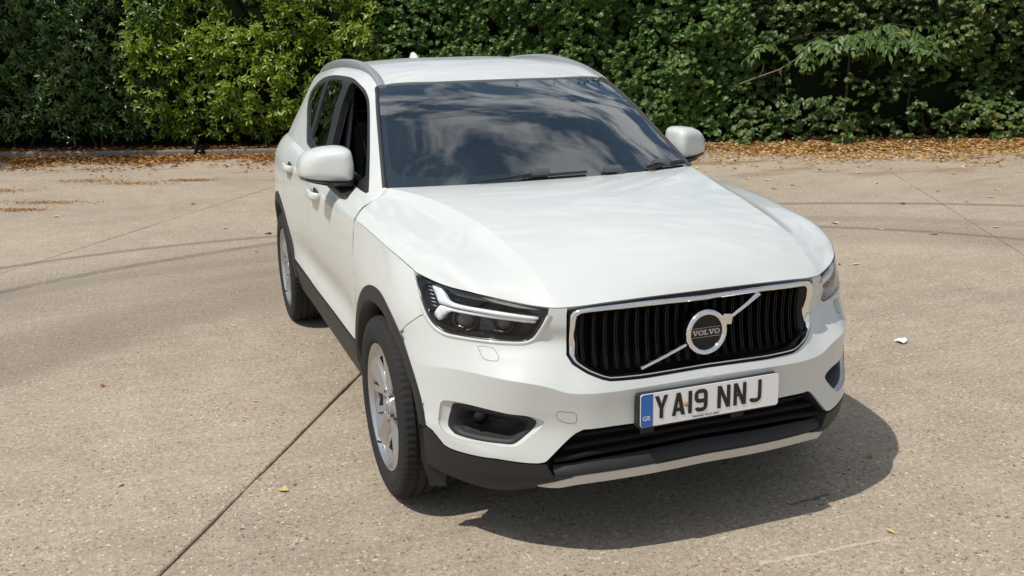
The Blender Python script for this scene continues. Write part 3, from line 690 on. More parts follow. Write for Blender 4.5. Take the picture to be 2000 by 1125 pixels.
def glyphs(text, pos, sc, y, mt, parent, name, tilt=0, zref=0):
    for ch, (x, z) in zip(text, pos):
        V, F = GL[ch]; m = MB(); m.add([(x+v[0]*sc, y+tilt*((z+v[1]*sc)-zref), z+v[1]*sc) for v in V], F)
        o = m.build(name, mt, parent, smooth=False)
        for p in o.data.polygons:
            if p.normal.y > 0: p.flip()
def text_mesh(name, body, size, loc, mt, parent, rot=(math.pi/2, 0, 0), ex=.0003):
    cu = D2.curves.new(name, 'FONT'); cu.body = body; cu.size = size; cu.extrude = ex
    t = D2.objects.new(name, cu); COL.objects.link(t); bpy.context.view_layer.update()
    me = D2.meshes.new_from_object(t); D2.objects.remove(t)
    o = link(name, me, mt, parent); o.rotation_euler = rot; o.location = loc; return o
xs = [-.0505, -.0295, -.0088, .0095, .0305]
sc_ = .00172
glyphs('VOLVO', [(x, .757-.0086) for x in xs], sc_, BC.y-.0035, M['silver'], GR, 'badge_letter')
m = MB(); m.box((0, BC.y-.0019, .757), (.1125, .0012, .0265)); m.build('badge_name_plate', M['satin'], GR, smooth=False)
m = MB(); m.sweep([(-.053, BC.y-.003, .7415), (.053, BC.y-.003, .7415)], [(-.0006, -.0006), (.0006, -.0006), (.0006, .0006), (-.0006, .0006)]); m.sweep([(-.053, BC.y-.003, .7725), (.053, BC.y-.003, .7725)], [(-.0006, -.0006), (.0006, -.0006), (.0006, .0006), (-.0006, .0006)]); m.build('badge_line', M['silver'], GR, smooth=False)

# number plate
PZ, PY = .537, -.864
NP = empty('number_plate', (0, 0, 0), CAR)
def rrect(w, h, r, n=5):
    o = []
    for sx, sz, a in ((1, 1, 0), (-1, 1, 90), (-1, -1, 180), (1, -1, 270)):
        o += [(sx*(w/2-r)+r*math.cos(R_(a+90*i/n)), sz*(h/2-r)+r*math.sin(R_(a+90*i/n))) for i in range(n+1)]
    return o
def slab(name, outline, y0, y1, mt, parent, zc=PZ):
    n = len(outline); m = MB(); m.add([(x, y0, zc+z) for x, z in outline]+[(x, y1, zc+z) for x, z in outline], [tuple(range(n)), tuple(range(n, 2*n))[::-1]]+[(i, (i+1) % n, n+(i+1) % n, n+i) for i in range(n)])
    return m.build(name, mt, parent, smooth=False)
slab('plate_holder', [(x-.003, z-.003) for x, z in rrect(.527, .118, .010)], PY+.002, PY+.030, M['black'], NP)
slab('plate_backing', rrect(.520, .111, .009), PY-.002, PY+.003, M['plate'], NP)
o = slab('euroband', [(x, z) for x, z in [(-.2165, -.0545), (-.2165, .0545), (-.250, .0545), (-.2565, .052), (-.2592, .046), (-.2592, -.046), (-.2565, -.052), (-.250, -.0545)]], PY-.0032, PY-.0010, M['pblue'], NP)
yl = PY-.0036
lx = []
# measured left edges of the characters (viewer's left is car's right)
for ch, x in zip('YA19NNJ', (-.2103, -.1479, -.1050, -.0645, .0218, .0832, .1427)): lx.append((x, PZ-.0330))
glyphs('YA19NNJ', lx, .00098, yl, M['pblack'], NP, 'character')
text_mesh('country_code', 'GB', .0215, (-.2535, PY-.0036, PZ-.033), M['pwhite'], NP)
text_mesh('supplier_name', 'MARSHALL VOLVO LEEDS', .0085, (-.068, PY-.0026, PZ-.0495), M['pblack'], NP)
for x, z, mt in ((-.0945, .001, 'brass'), (.0985, .006, 'pblack')):
    m = MB(); m.lathe([(.001, .0075), (-.003, .0072), (-.0052, .005), (-.006, .0005)], 16, 'y', (x, PY-.0038, PZ+z)); m.build('screw_cap', M[mt], NP)

# headlights
DRLa = [(13.7, .19), (13.08, .09), (12.7, .23), (12.26, .6), (11.78, .67), (9.71, .68), (7.65, .68), (6.61, .67), (6.55, .78), (6.86, .86), (9.71, .84), (11.83, .86), (12.61, .87), (12.81, .9), (13.21, .54)]
DRLb = [(12.9, 1.03), (12.7, .93), (11.83, .92), (9.71, .89), (6.89, .92), (6.7, .98), (6.83, 1.11), (8.33, 1.03), (10.45, 1.03), (11.9, 1.04), (12.18, 1.15), (12.46, 1.36), (12.75, 1.72), (13.09, 1.58), (13.18, 1.42)]
UPS = [(12.6, .10), (12.41, .09), (9.7, .11), (7.63, .07), (6.06, .09), (6.09, .2), (7.63, .27), (9.7, .32), (12.15, .30)]
HLS = loopres(chaikin(HL[1:-1], 1)[2:-2], 90); HLS = np.array(HL[2:-1]); tt_ = np.linspace(0, 1, 80); dd_ = np.r_[0, np.cumsum(np.hypot(np.diff(HLS[:, 0]), np.diff(HLS[:, 1])))]; HLS = np.stack([np.interp(tt_*dd_[-1], dd_, HLS[:, i]) for i in (0, 1)], 1)
for _ in range(3): HLS[1:-1] = (HLS[:-2]+2*HLS[1:-1]+HLS[2:])/4
tn_ = np.gradient(HLS*[.055, .085], axis=0); tn_ /= np.linalg.norm(tn_, axis=1, keepdims=True); HLN = np.stack([tn_[:, 1], -tn_[:, 0]], 1)*np.sign(((np.stack([tn_[:, 1], -tn_[:, 0]], 1))*(HLS-[10.2, .9])).sum(1).mean())
def lip(w): return HLS+HLN*w/[.055, .085]
hl_uv = loopres(chaikin(HL, 1), 160); hc = np.array([10.2, .95])
hin = hc+(hl_uv-hc)*[.965, .93]; hin2 = hc+(hl_uv-hc)*[.93, .86]
for s in SIDES:
    H = empty('headlight', (0, 0, 0), CAR)
    side_obj('lamp_rim', ring([on(FRONT, hl_uv, -.012)[0], on(FRONT, hl_uv, -.001)[0], on(FRONT, hc+(hl_uv-hc)*[.992, .985], -.0005)[0], on(FRONT, hin, -.004)[0], on(FRONT, hin, -.03)[0]]), M['bezel'], H, s)
    side_obj('lamp_surround', ring([on(FRONT, lip(.000), -.008)[0], on(FRONT, lip(.001), .0035)[0], on(FRONT, lip(.004), .0062)[0], on(FRONT, lip(.009), .0050)[0], on(FRONT, lip(.016), .0012)[0], on(FRONT, lip(.020), -.002)[0]], False), M['paint'], BUMP, s)
    side_obj('lamp_housing', ring([on(FRONT, hin, -.012)[0], on(FRONT, hin2, -.058)[0], on(FRONT, hc+(hin2-hc)*.5, -.062)[0], on(FRONT, hc+(hin2-hc)*.02, -.062)[0]]), M['bezel'], H, s)
    side_obj('running_light', panel(FRONT, chaikin(DRLa, 1), res=.012, off=-.012, depth=.016, inset=0), M['drl'], H, s)
    side_obj('running_light_lower', panel(FRONT, chaikin(DRLb, 1), res=.012, off=-.016, depth=.016, inset=0), M['drl'], H, s)
    side_obj('upper_trim', panel(FRONT, chaikin(UPS, 1), res=.014, off=-.026, depth=.02, inset=0), M['grey'], H, s)
    for (uc, vc, r) in ((11.2, 1.36, .036), (8.65, 1.36, .030)):
        q, nn = on(FRONT, [(uc, vc)], -.040); q = Vector(q[0]); nn = Vector(nn[0]); nn = (nn+Vector((0, -1, 0))).normalized()
        rot = Vector((0, 0, 1)).rotation_difference(nn).to_matrix()
        for nm, prof, mt in (('projector_ring', [(-.03, r*1.25), (.002, r*1.22), (.006, r*1.1), (.002, r*.98), (-.012, r*.92)], 'gloss'), ('projector_lens', [(-.012, r*.95), (-.002, r*.8), (.004, r*.5), (.006, r*.001)], 'grey')):
            m = MB(); m.lathe(prof, 28, 'z'); m.V = [tuple(rot @ Vector(v)+q) for v in m.V]; m.build(nm, M[mt], H, mirror=s < 0)
        m = MB(); a_, b_ = on(FRONT, [(uc+.55, vc+.30), (uc, vc+.36)], -.03)[0]; m.tube([a_, (a_+b_)/2, b_], .003, 6); m.build('projector_trim', M['reflector'], H, mirror=s < 0)
    rb = [((14.64, .18), (13.95, .13)), ((14.46, .34), (13.77, .28)), ((14.31, .47), (13.62, .44)), ((14.12, .63), (13.49, .6)), ((13.96, .79), (13.35, .76)), ((13.8, .95), (13.25, .92)), ((13.65, 1.11), (13.15, 1.09))]
    for a_, b_ in rb:
        p = on(FRONT, [a_, b_], -.022)[0]; m = MB(); m.tube([p[0], (p[0]+p[1])/2, p[1]], .0022, 6); m.build('side_rib', M['reflector'], H, mirror=s < 0)
    side_obj('lens', panel(FRONT, chaikin(HL, 1), res=.014, off=-.0008, depth=.0, inset=.004), M['clear'], H, s)

# wings, doors, quarters, sills
arch_w = uv_of(FENDER, arc(0, AR, 29.5, 130))
fend = [(4.95, 0), (10, 0)] + [arch_w[0]] + arch_w[1:] + [(5.25, 2.72), (5.11, 2.61), (3.84, 2.29), (2.9, 2.09), (2.01, 1.84), (1.49, 1.73), (2.15, 1.29), (3.25, .59), (3.92, .31), (4.75, .08)]
fd = [(0, 0), (uy(1.5), 0), (uy(1.5), 6.0), (uy(.5), 6.0)] + uv_of(SIDE, arc(0, AR, 17.5, 28.6, 6))
rd = [(uy(1.5), 0), (uy(2.40), 0), (uy(2.42), 3)] + uv_of(SIDE, arc(2.702, RA, 125.5, 163, 10)) + [(uy(1.5), 6.0)]
qp = [(uy(2.40), 0), (8, 0), (8, 6)] + uv_of(SIDE, arc(2.702, RA, 17, 125.5, 26)) + [(uy(2.42), 3)]
DOORS = {}
for s in SIDES:
    side_obj('front_wing', panel(FENDER, fend, res=.016), M['paint'], CAR, s, fix=False)
    fdo = side_obj('front_door', panel(SIDE, fd, res=.022, sharps=(2,), free=lambda u, v: v < .01), M['paint'], CAR, s, fix=False)
    rdo = side_obj('rear_door', panel(SIDE, rd, res=.022, sharps=(2,), free=lambda u, v: v < .01), M['paint'], CAR, s, fix=False)
    DOORS[s] = (fdo, rdo)
    side_obj('rear_quarter', panel(SIDE, qp, res=.024, sharps=(2,), free=lambda u, v: u > 7.99 or v < .01), M['paint'], CAR, s, fix=False)
    side_obj('sill', panel(SIDE, [(uy(.46), 6.03), (uy(2.235), 6.03), (uy(2.26), 7), (uy(.47), 7)], res=.025, off=.006, depth=.02), M['black'], CAR, s, fix=False)
    side_obj('rear_lower_trim', panel(SIDE, [(uy(3.17), 6.03), (8, 6.03), (8, 7), (uy(3.17), 7)], res=.025, off=.006, depth=.02), M['black'], CAR, s, fix=False)
    # arch claddings
    for cy, r, net_list, a0, a1 in ((0, AR, None, -4, 169), (2.702, RA, None, -8, 176)):
        loops = [[] for _ in range(6)]
        for i in range(61):
            a = R_(a0+(a1-a0)*i/60); y = cy+r*math.cos(a); z = .35+r*math.sin(a)
            if cy == 0: xb = float(np.interp(y, [-.47, -.434, -.388, -.317, -.24, -.105, 0, .134, .3, .47], [.862, .868, .877, .886, .896, .902, .906, .911, .913, .910]))-(.035*max(0, (.5-z)/.2) if y > .3 else 0)
            else: xb = float(np.interp(y, [2.2, 2.4, 2.702, 3.0, 3.2], [.912, .926, .93, .915, .885]))-.02*max(0, (.45-z)/.2)
            for k, (rr_, dx) in enumerate(((.003, -.004), (.0, .0045), (-.012, .0065), (-.050, .0085), (-.060, .004), (-.066, -.07))):
                q = (r+rr_)/r; loops[k].append((xb+dx, cy+(y-cy)*q, .35+(z-.35)*q))
        side_obj('arch_trim', ring([np.array(l) for l in loops], False), M['black'], CAR, s)
        # inner liner
        lo = [[], [], []]
        for i in range(41):
            a = R_(a0+(a1-a0)*i/40)
            for k, (x, rr_) in enumerate(((.86, r-.06), (.62, r-.055), (.50, r-.08))): lo[k].append((x, cy+rr_*math.cos(a), .35+rr_*math.sin(a)))
        V, F = ring([np.array(l) for l in lo], False); n = len(V); V.append((.50, cy, .35)); F += [(82+i, 82+i+1, n) for i in range(40)]
        side_obj('wheel_well', (V, F), M['well'], CAR, s)
    # mud flap ahead of the front wheel
    m = MB(); m.add([(.866, -.425, .43), (.79, -.455, .43), (.79, -.435, .19), (.84, -.41, .19), (.868, -.405, .30), (.86, -.415, .43), (.79, -.44, .43), (.79, -.42, .19), (.84, -.40, .19), (.86, -.395, .30)], [(0, 1, 2, 3, 4), (9, 8, 7, 6, 5), (0, 4, 9, 5), (4, 3, 8, 9), (3, 2, 7, 8)]); m.build('arch_deflector', M['black'], CAR, mirror=s < 0, smooth=False)
# door handles
for s in SIDES:
    for dr, y0, y1, z in ((0, 1.16, 1.40, 1.003), (1, 2.06, 2.30, 1.042)):
        par = DOORS[s][dr]; L = []
        xs_ = [on(SIDE, uv_of(SIDE, [(y, z)]))[0][0][0] for y in np.linspace(y0, y1, 9)]
        m = MB(); path = []; sc2 = []
        for t, x in zip(np.linspace(0, 1, 9), xs_):
            lift = .036*min(1, min(t, 1-t)*6)**.6; path.append((x+lift-.002, y0+(y1-y0)*t, z+.004*math.sin(math.pi*t))); sc2.append(.75+.25*math.sin(math.pi*t))
        pr_ = [(.011*math.cos(2*math.pi*i/10), .025*math.sin(2*math.pi*i/10)) for i in range(10)]
        m.sweep(path, pr_, scale=sc2); m.build('handle', M['paint'], par, mirror=s < 0)
        yc = (y0+y1)/2-.01; xm = xs_[4]
        m = MB(); m.add(*ring([[(xm-.001+.0035, yc+.085*math.cos(2*math.pi*i/24), z+.034*math.sin(2*math.pi*i/24)) for i in range(24)], [(xm+.003, yc+.075*math.cos(2*math.pi*i/24), z+.028*math.sin(2*math.pi*i/24)) for i in range(24)], [(xm+.0025, yc, z)]*24])); m.build('handle_cup', M['seal'], par, mirror=s < 0)

# greenhouse shell with window opening
WIN = [(4.45, .27), (4.6, .36), (5.83, 1.8), (5.88, 2.05), (5.80, 2.3), (5.58, 2.56), (5.2, 2.82), (4.76, 2.99), (3.68, 3.05), (2.5, 3.05), (1.46, 3.08), (1.1, 3.04), (.77, 2.92), (.6, 2.7), (.53, 2.42), (.60, 1.6), (.70, .93), (.90, .16), (.95, .05), (1.78, .06), (3.0, .13), (3.86, .21)]
gfree = lambda u, v: v > 6.99 or v < .01 or u > 7.99
SH = obj_panel('body_shell', panel(GREEN, [(0, 0), (8, 0), (8, 7), (0, 7)], [chaikin(WIN, 1)], res=.024, free=gfree), M['paint'], CAR)
W1 = [(2.14, 2.84), (1.5, 2.86), (1.2, 2.80), (.98, 2.66), (.84, 2.35), (.88, 1.6), (.97, .95), (1.14, .27), (2.0, .27), (2.97, .33), (3.0, .62), (3.0, 1.1), (2.74, 1.77)]
W2 = [(2.74, 2.84), (4.10, 2.83), (4.25, 2.2), (4.33, 1.62), (4.34, .8), (4.26, .47), (3.35, .36), (3.30, .62), (3.33, 1.1), (3.28, 1.61)]
W3 = [(4.38, 2.80), (4.75, 2.77), (5.15, 2.58), (5.45, 2.34), (5.58, 2.0), (5.5, 1.75), (4.66, .70), (4.56, .75), (4.57, 1.62), (4.50, 2.2)]
for s in SIDES:
    openw = W1 if s < 0 else None
    side_obj('window_trim', panel(GREEN, chaikin(WIN, 1), [chaikin(W1, 1), chaikin(W2, 1), chaikin(W3, 1)], res=.02, off=-.004, depth=.03, inset=.001), M['satin'], CAR, s, fix=False)
    if s > 0: side_obj('front_door_glass', panel(GREEN, chaikin(W1, 1), res=.04, off=-.010, depth=0, inset=-.004), M['screen'], CAR, s, fix=False)
    side_obj('rear_door_glass', panel(GREEN, chaikin(W2, 1), res=.04, off=-.010, depth=0, inset=-.004), M['tint'], CAR, s, fix=False)
    side_obj('quarter_glass', panel(GREEN, chaikin(W3, 1), res=.04, off=-.010, depth=0, inset=-.004), M['tint'], CAR, s, fix=False)
    side_obj('inner_lining', panel(GREEN, [(.15, .1), (7.9, .1), (7.9, 4.6), (.15, 4.6)], [chaikin(W1, 1), chaikin(W2, 1), chaikin(W3, 1)], res=.05, off=-.035, depth=0, inset=-.008), M['dark'], CAR, s, fix=False)
    side_obj('door_lining', panel(SIDE, [(.1, .15), (7.8, .15), (7.8, 6.5), (.1, 6.5)], res=.08, off=-.07, depth=0, inset=0), M['dark'], CAR, s, fix=False)
V, F = panel(GREEN, [(.2, 4.4), (7.8, 4.4), (7.8, 7), (.2, 7)], res=.06, off=-.04, depth=0, inset=0, free=gfree)
obj_panel('headliner', (V, F), M['liner'], CAR)

# filler at the foot of the windscreen pillar
for s in SIDES:
    hp = np.array([HOOD.ev(u, 0.) for u in np.linspace(4, 7, 16)])+np.array([0, .003, 0]); gp = np.array([GREEN.ev(u, 0.) for u in np.linspace(0, 1, 16)])
    side_obj('pillar_foot', ring([hp-np.array([0, 0, .012]), hp-np.array([0, 0, .001]), (hp+gp)/2+np.array([0, 0, .001]), gp], False), M['paint'], CAR, s)
# windscreen
obj_panel('windscreen', panel(WS, [(0, 0), (4, 0), (4, 3), (0, 3)], res=.03, off=-.002, depth=.004, inset=.004, free=cfree), M['screen'], CAR)
FR = [(0, .24), (2.6, .26), (3.25, .32), (3.55, .5), (3.60, .9), (3.56, 2.2), (3.45, 2.62), (3.15, 2.78), (2.5, 2.82), (.9, 2.83), (.82, 2.6), (.7, 2.28), (.35, 2.16), (0, 2.14)]
obj_panel('windscreen_border', panel(WS, [(0, 0), (4, 0), (4, 3), (0, 3), (0, 2.14)]+FR[::-1][1:]+[(0, .24)], res=.025, off=-.007, depth=0, inset=.0, free=lambda u, v: True), M['satin'], CAR)
for s in SIDES:
    e = on(WS, [(4, v) for v in np.linspace(0, 3, 24)], .0015)[0]
    inn = on(WS, [(3.86, v) for v in np.linspace(0, 3, 24)], .003)[0]; gout = np.array([GREEN.ev(.0, v) for v in np.interp(np.linspace(0, 1, 24), [0, 1], [0, 4.3])])+np.array([.002, .0, .003])
    side_obj('pillar_seal', ring([inn-np.array([0, 0, .006]), inn, (inn*.35+gout*.65)+np.array([0, -.002, .003]), gout, gout-np.array([0, 0, .02])], False), M['seal'], CAR, s)
# sensor housing and mirror behind the glass
m = MB(); m.box((.0, 1.11, 1.43), (.15, .16, .05), Matrix.Rotation(R_(-30), 3, 'X')); o = m.build('sensor_housing', M['dark'], CAR, smooth=False); bevel_mesh(o.data, .012, 2)
m = MB(); m.box((.0, 1.24, 1.36), (.25, .035, .07)); o = m.build('rear_view_mirror', M['dark'], CAR, smooth=False); bevel_mesh(o.data, .014, 3)
# cowl and wipers
m = MB(); hr = both([HOOD.ev(u, 0.) for u in np.linspace(0, 7, 30)]); wb = both([WS.ev(u, 0.) for u in np.linspace(0, 4, 30)])
m.add(*ring([hr-np.array([0, -.002, .006]), hr-np.array([0, .0, .05]), wb-np.array([0, .0, .012]), wb-np.array([0, -.02, .0])], False)); m.build('scuttle', M['black'], CAR)
for path, nm in ((((1.45, .0), (1.29, .03), (.9, .07), (.48, .12)), 1), (((-1.9, .0), (-2.5, .09), (-3.0, .10), (-3.5, .07)), 2)):
    pts = []
    for u, v in path:
        p = on(WS, [(abs(u), v)], .016)[0][0]; pts.append((-p[0] if u > 0 else p[0], p[1], p[2]))
    m = MB(); m.sweep(pts, [(-.007, -.005), (.007, -.005), (.005, .006), (-.005, .006)]); m.build('wiper_arm', M['satin'], CAR, angle=40)
for u0, u1, v0, v1 in ((.62, -.55, .115, .12), (-1.9, -3.55, .10, .075)):
    pts = []
    for t in np.linspace(0, 1, 14):
        u = u0+(u1-u0)*t; p = on(WS, [(abs(u), v0+(v1-v0)*t)], .010)[0][0]; pts.append((-p[0] if u > 0 else p[0], p[1], p[2]))
    m = MB(); m.sweep(pts, [(-.005, -.007), (.005, -.007), (.004, .005), (-.004, .005)]); m.build('wiper_blade', M['seal'], CAR, angle=40)
for u, v in ((.30, .16), (-2.4, .13), (-1.05, .10)):
    p = on(WS, [(abs(u), v)], .018)[0][0]; m = MB(); m.box((-p[0] if u > 0 else p[0], p[1], p[2]), (.085, .03, .022), Matrix.Rotation(R_(30), 3, 'X')); o = m.build('wiper_joint', M['grey'], CAR, smooth=False); bevel_mesh(o.data, .006, 2)

# roof rails and aerial
RL = [(.555, 1.160, 1.522), (.553, 1.185, 1.533), (.548, 1.29, 1.566), (.546, 1.45, 1.596), (.546, 1.63, 1.621), (.548, 1.86, 1.636), (.55, 2.1, 1.639), (.55, 2.35, 1.632), (.545, 2.6, 1.614), (.54, 2.82, 1.585), (.535, 2.96, 1.556)]
for s in SIDES:
    P = np.array(RL); t = np.linspace(0, 1, 40); d = np.r_[0, np.cumsum(np.linalg.norm(np.diff(P, axis=0), axis=1))]; d /= d[-1]
    pts = np.stack([np.interp(t, d, P[:, i]) for i in range(3)], 1)
    for _ in range(4): pts[1:-1] = (pts[:-2]+2*pts[1:-1]+pts[2:])/4
    sc2 = [.85+.15*min(1, min(q, 1-q)*9) for q in t]
    m = MB(); m.sweep(pts-np.array([0, 0, .014])+np.array([.022, 0, 0]), [(-.024, -.028), (.024, -.036), (.026, -.008), (.018, .010), (.006, .014), (-.016, .013), (-.024, .004)], scale=sc2); m.build('roof_rail', M['rail'], CAR, mirror=s < 0, angle=35)
m = MB(); base = np.array([0, 2.70, 1.606]); secs = []
for h, l, w, sh in ((0, .17, .036, 0), (.02, .145, .031, .018), (.04, .10, .022, .03), (.055, .065, .013, .042), (.061, .03, .005, .046)):
    secs.append([base+np.array([w*math.cos(2*math.pi*i/16), sh+l/2*math.sin(2*math.pi*i/16), h]) for i in range(16)])
m.add(*ring(secs)); m.add([tuple(p) for p in secs[-1]], [tuple(range(16))]); m.build('roof_aerial', M['paint'], CAR)

# door mirrors
MO = [(.812, 1.250), (.830, 1.266), (.862, 1.271), (.93, 1.266), (.985, 1.248), (1.018, 1.218), (1.031, 1.180), (1.031, 1.142), (1.018, 1.128), (.97, 1.119), (.88, 1.112), (.826, 1.110), (.810, 1.125), (.804, 1.185)]
MOr = loopres(np.array(chaikin(MO, 1)), 56); mc = np.array([.912, 1.180])
mirror_sec = [(.955, .90, 0), (.950, .975, 0), (.925, 1.0, 0), (.885, .998, 0)]+[(.885-.112*(1-k**4.6)**(1/2.8), k, .006*(1-k)) for k in (.985, .96, .92, .86, .78, .68, .56, .43, .29, .15, .04, .004)]
for s in SIDES:
    MI = empty('door_mirror', (0, 0, 0), CAR)
    L = [[(mc[0]+(p[0]-mc[0])*k, y+.05*(p[0]-mc[0])*k/.1, mc[1]+dz+(p[1]-mc[1])*k) for p in MOr] for y, k, dz in mirror_sec]
    m = MB(); m.add(*ring(L)); m.build('mirror_shell', M['paint'], MI, mirror=s < 0)
    m = MB(); m.add([L[0][i] for i in range(56)], [tuple(range(56))]); m.build('mirror_glass', M['chrome'], MI, mirror=s < 0)
    lowp = [(.806, 1.125), (.81, 1.098), (.84, 1.092), (.93, 1.100), (1.00, 1.116), (1.030, 1.134), (1.018, 1.134), (.97, 1.125), (.88, 1.118), (.82, 1.117)]
    LR = loopres(np.array(chaikin(lowp, 1)), 40); lc = np.array([.905, 1.112])
    m = MB(); m.add(*ring([[(lc[0]+(p[0]-lc[0])*k, y+.045*(p[0]-lc[0])/.1, lc[1]+(p[1]-lc[1])*k) for p in LR] for y, k in ((.945, .9), (.93, 1.0), (.86, 1.0), (.82, .97), (.795, .85), (.78, .5), (.776, .02))])); m.build('mirror_base', M['black'], MI, mirror=s < 0)
    m = MB(); m.tube([(.90, .796, 1.113), (.95, .820, 1.117), (1.0, .852, 1.124), (1.028, .885, 1.134)], .0055, 8); m.build('indicator', M['grey'], MI, mirror=s < 0)
    m = MB(); m.add([(.90, .80, 1.103), (.93, .92, 1.103), (.80, .95, 1.10), (.80, .78, 1.10), (.872, .690, 1.052), (.880, .80, 1.045), (.80, .86, 1.06), (.80, .69, 1.066)], [(0, 1, 2, 3), (4, 7, 6, 5), (0, 4, 5, 1), (1, 5, 6, 2), (2, 6, 7, 3), (3, 7, 4, 0)]); o = m.build('mirror_stalk', M['satin'], MI, mirror=s < 0, smooth=False); bevel_mesh(o.data, .012, 3)

# rear end
obj_panel('tailgate', panel(REAR, [(0, 0), (5, 0), (5, 9), (0, 9)], res=.035, free=lambda u, v: u < .004 or u > 4.99 or v < .01), M['paint'], CAR)
obj_panel('rear_screen', panel(REAR, chaikin([(0, .35), (3.4, .4), (4.1, .9), (4.1, 2.9), (3.6, 3.4), (0, 3.5)], 0), res=.04, off=.003, depth=.003, free=cfree), M['gloss'], CAR)
obj_panel('rear_bumper', panel(REAR, [(0, 8.6), (5, 8.6), (5, 10), (0, 10)], res=.035, off=.004, free=cfree), M['black'], CAR)
for s in SIDES:
    side_obj('tail_lamp', panel(REAR, [(3.2, 4.1), (4.98, 3.9), (4.98, 5.6), (4.3, 5.6), (4.2, 4.6), (3.2, 4.5)], res=.025, off=.004, depth=.01), M['red'], CAR, s, fix=False)
    side_obj('tail_lamp_side', panel(SIDE, [(uy(3.14), .75), (7.98, .3), (7.98, 2.2), (uy(3.2), 1.9)], res=.02, off=.004, depth=.01), M['red'], CAR, s, fix=False)

# underbody and unseen engine-bay block, added to keep daylight out of the shell
m = MB(); m.box((0, 1.35, .29), (1.5, 1.7, .06)); m.box((0, 1.42, .33), (1.0, 3.7, .08)); m.build('underbody', M['well'], CAR, smooth=False)
m = MB(); m.box((0, -.1, .62), (.98, 1.0, .5)); m.build('bay_light_block', M['well'], CAR, smooth=False)

# wheels
def tyre_parts(cx, cy, W_):
    Wd = .1175
    half = [(.0, .352), (.016, .352), (.018, .344), (.026, .344), (.028, .352), (.054, .3515), (.056, .343), (.065, .343), (.067, .351), (.086, .349), (.098, .345), (.107, .337), (.113, .322), (.1165, .30), (.1165, .285), (.112, .265), (.105, .250), (.098, .244), (.085, .238), (.06, .232)]
    prof = [(-a, r) for a, r in half[::-1][:-1]]+half
    NS = 320
    def mod(i, j, r):
        a = abs(prof[j][0])
        if r < .30 or a < .017: base = r
        else:
            base = r
            ph = (i+int(a*260)+(2 if prof[j][0] > 0 else 0)) % 4
            if a > .066 and a < .1135 and ph == 0: base = r-.005
            elif .028 < a < .056 and (i+int(a*400)) % 4 == 0 and r > .347: base = r-.006
        return base
    m = MB(); m.lathe(prof, NS, 'x', (0, 0, 0), mod); V = []
    for v in m.V: V.append((v[0], v[1], max(v[2], -.3492)))
    m.V = V; t = m.build('tyre', M['tyre'], W_, angle=32)
    # raised sidewall bands
    m = MB(); m.lathe([(-.1165, .296), (-.1180, .2945), (-.1180, .2915), (-.1165, .290)], 96, 'x'); m.build('sidewall_band', M['tyre'], W_)
    # rim barrel and lip
    m = MB(); m.lathe([(-.100, .2455), (-.1045, .2455), (-.1058, .242), (-.103, .2375), (-.096, .234), (-.088, .226), (-.04, .222), (.08, .222), (.09, .24)], 96, 'x'); m.build('rim', M['alloy'], W_, angle=40)
    m = MB(); m.lathe([(-.01, .155), (-.02, .155), (-.02, .07), (-.03, .06), (-.03, .0005)], 48, 'x'); m.build('brake_disc', M['disc'], W_, angle=40)
    m = MB(); m.lathe([(.06, .225), (.055, .001)], 48, 'x'); m.build('wheel_back', M['well'], W_)
    # five broad ridged spokes, webs set back between them, small windows by the hub
    for k in range(5):
        a0 = 2*math.pi*k/5+R_(97)
        stn = [(.042, 33, -.086, .004), (.075, 25, -.086, .010), (.11, 20.5, -.088, .020), (.16, 18.5, -.092, .026), (.205, 19.5, -.096, .024), (.230, 22, -.098, .016), (.2385, 23.5, -.098, .010)]
        V = []
        for r, hw, ax, dp in stn:
            h = R_(hw)
            for da, dx in ((-1, dp+.016), (-1, dp), (-.82, dp*.72), (-.12, .0), (.10, .001), (.80, dp*.55), (1, dp), (1, dp+.016)):
                aa = a0+da*h; V.append((ax+dx, r*math.cos(aa), r*math.sin(aa)))
        F = [(i*8+j, i*8+j+1, (i+1)*8+j+1, (i+1)*8+j) for i in range(len(stn)-1) for j in range(7)]+[tuple(range(8)), tuple((len(stn)-1)*8+j for j in range(8))]
        m = MB(); m.add(V, F); m.build('spoke', M['alloy'], W_, smooth=False)
        b0 = a0+R_(36); V = []
        for r, ax in ((.112, -.058), (.15, -.066), (.20, -.078), (.2375, -.090)):
            for da in (-1, -.5, 0, .5, 1):
                aa = b0+da*R_(17.5 if r < .2 else 16); V.append((ax+(.008 if abs(da) < .3 else 0), r*math.cos(aa), r*math.sin(aa)))
        F = [(i*5+j, i*5+j+1, (i+1)*5+j+1, (i+1)*5+j) for i in range(3) for j in range(4) if not (i == 1 and j in (1, 2))]
        m = MB(); m.add(V, F); m.build('web', M['alloy'], W_, smooth=False)
    m = MB(); m.lathe([(-.05, .062), (-.080, .060), (-.090, .052), (-.091, .040), (-.084, .038), (-.084, .033), (-.092, .031), (-.095, .022), (-.0955, .0005)], 40, 'x'); m.build('hub_cap', M['alloy'], W_, angle=35)
    m = MB(); m.lathe([(-.0957, .021), (-.0970, .019), (-.0972, .0005)], 32, 'x'); m.build('hub_badge', M['rail'], W_)
    for k in range(5):
        a = 2*math.pi*k/5+R_(54); m = MB(); m.lathe([(-.07, .009), (-.087, .009), (-.088, .006), (-.08, .005)], 10, 'x', (0, .047*math.cos(a)*1.15, .047*math.sin(a)*1.15)); m.build('wheel_nut', M['seal'], W_)
    m = MB(); m.tube([(-.098, .212*math.cos(R_(-62)), .212*math.sin(R_(-62))), (-.112, .20*math.cos(R_(-62)), .20*math.sin(R_(-62)))], .004, 8); m.build('valve', M['seal'], W_)
W0 = empty('wheel', (0, 0, 0), CAR); tyre_parts(0, 0, W0); W0.location = (-.803, 0, .35); W0.rotation_euler = (0, 0, R_(.5))
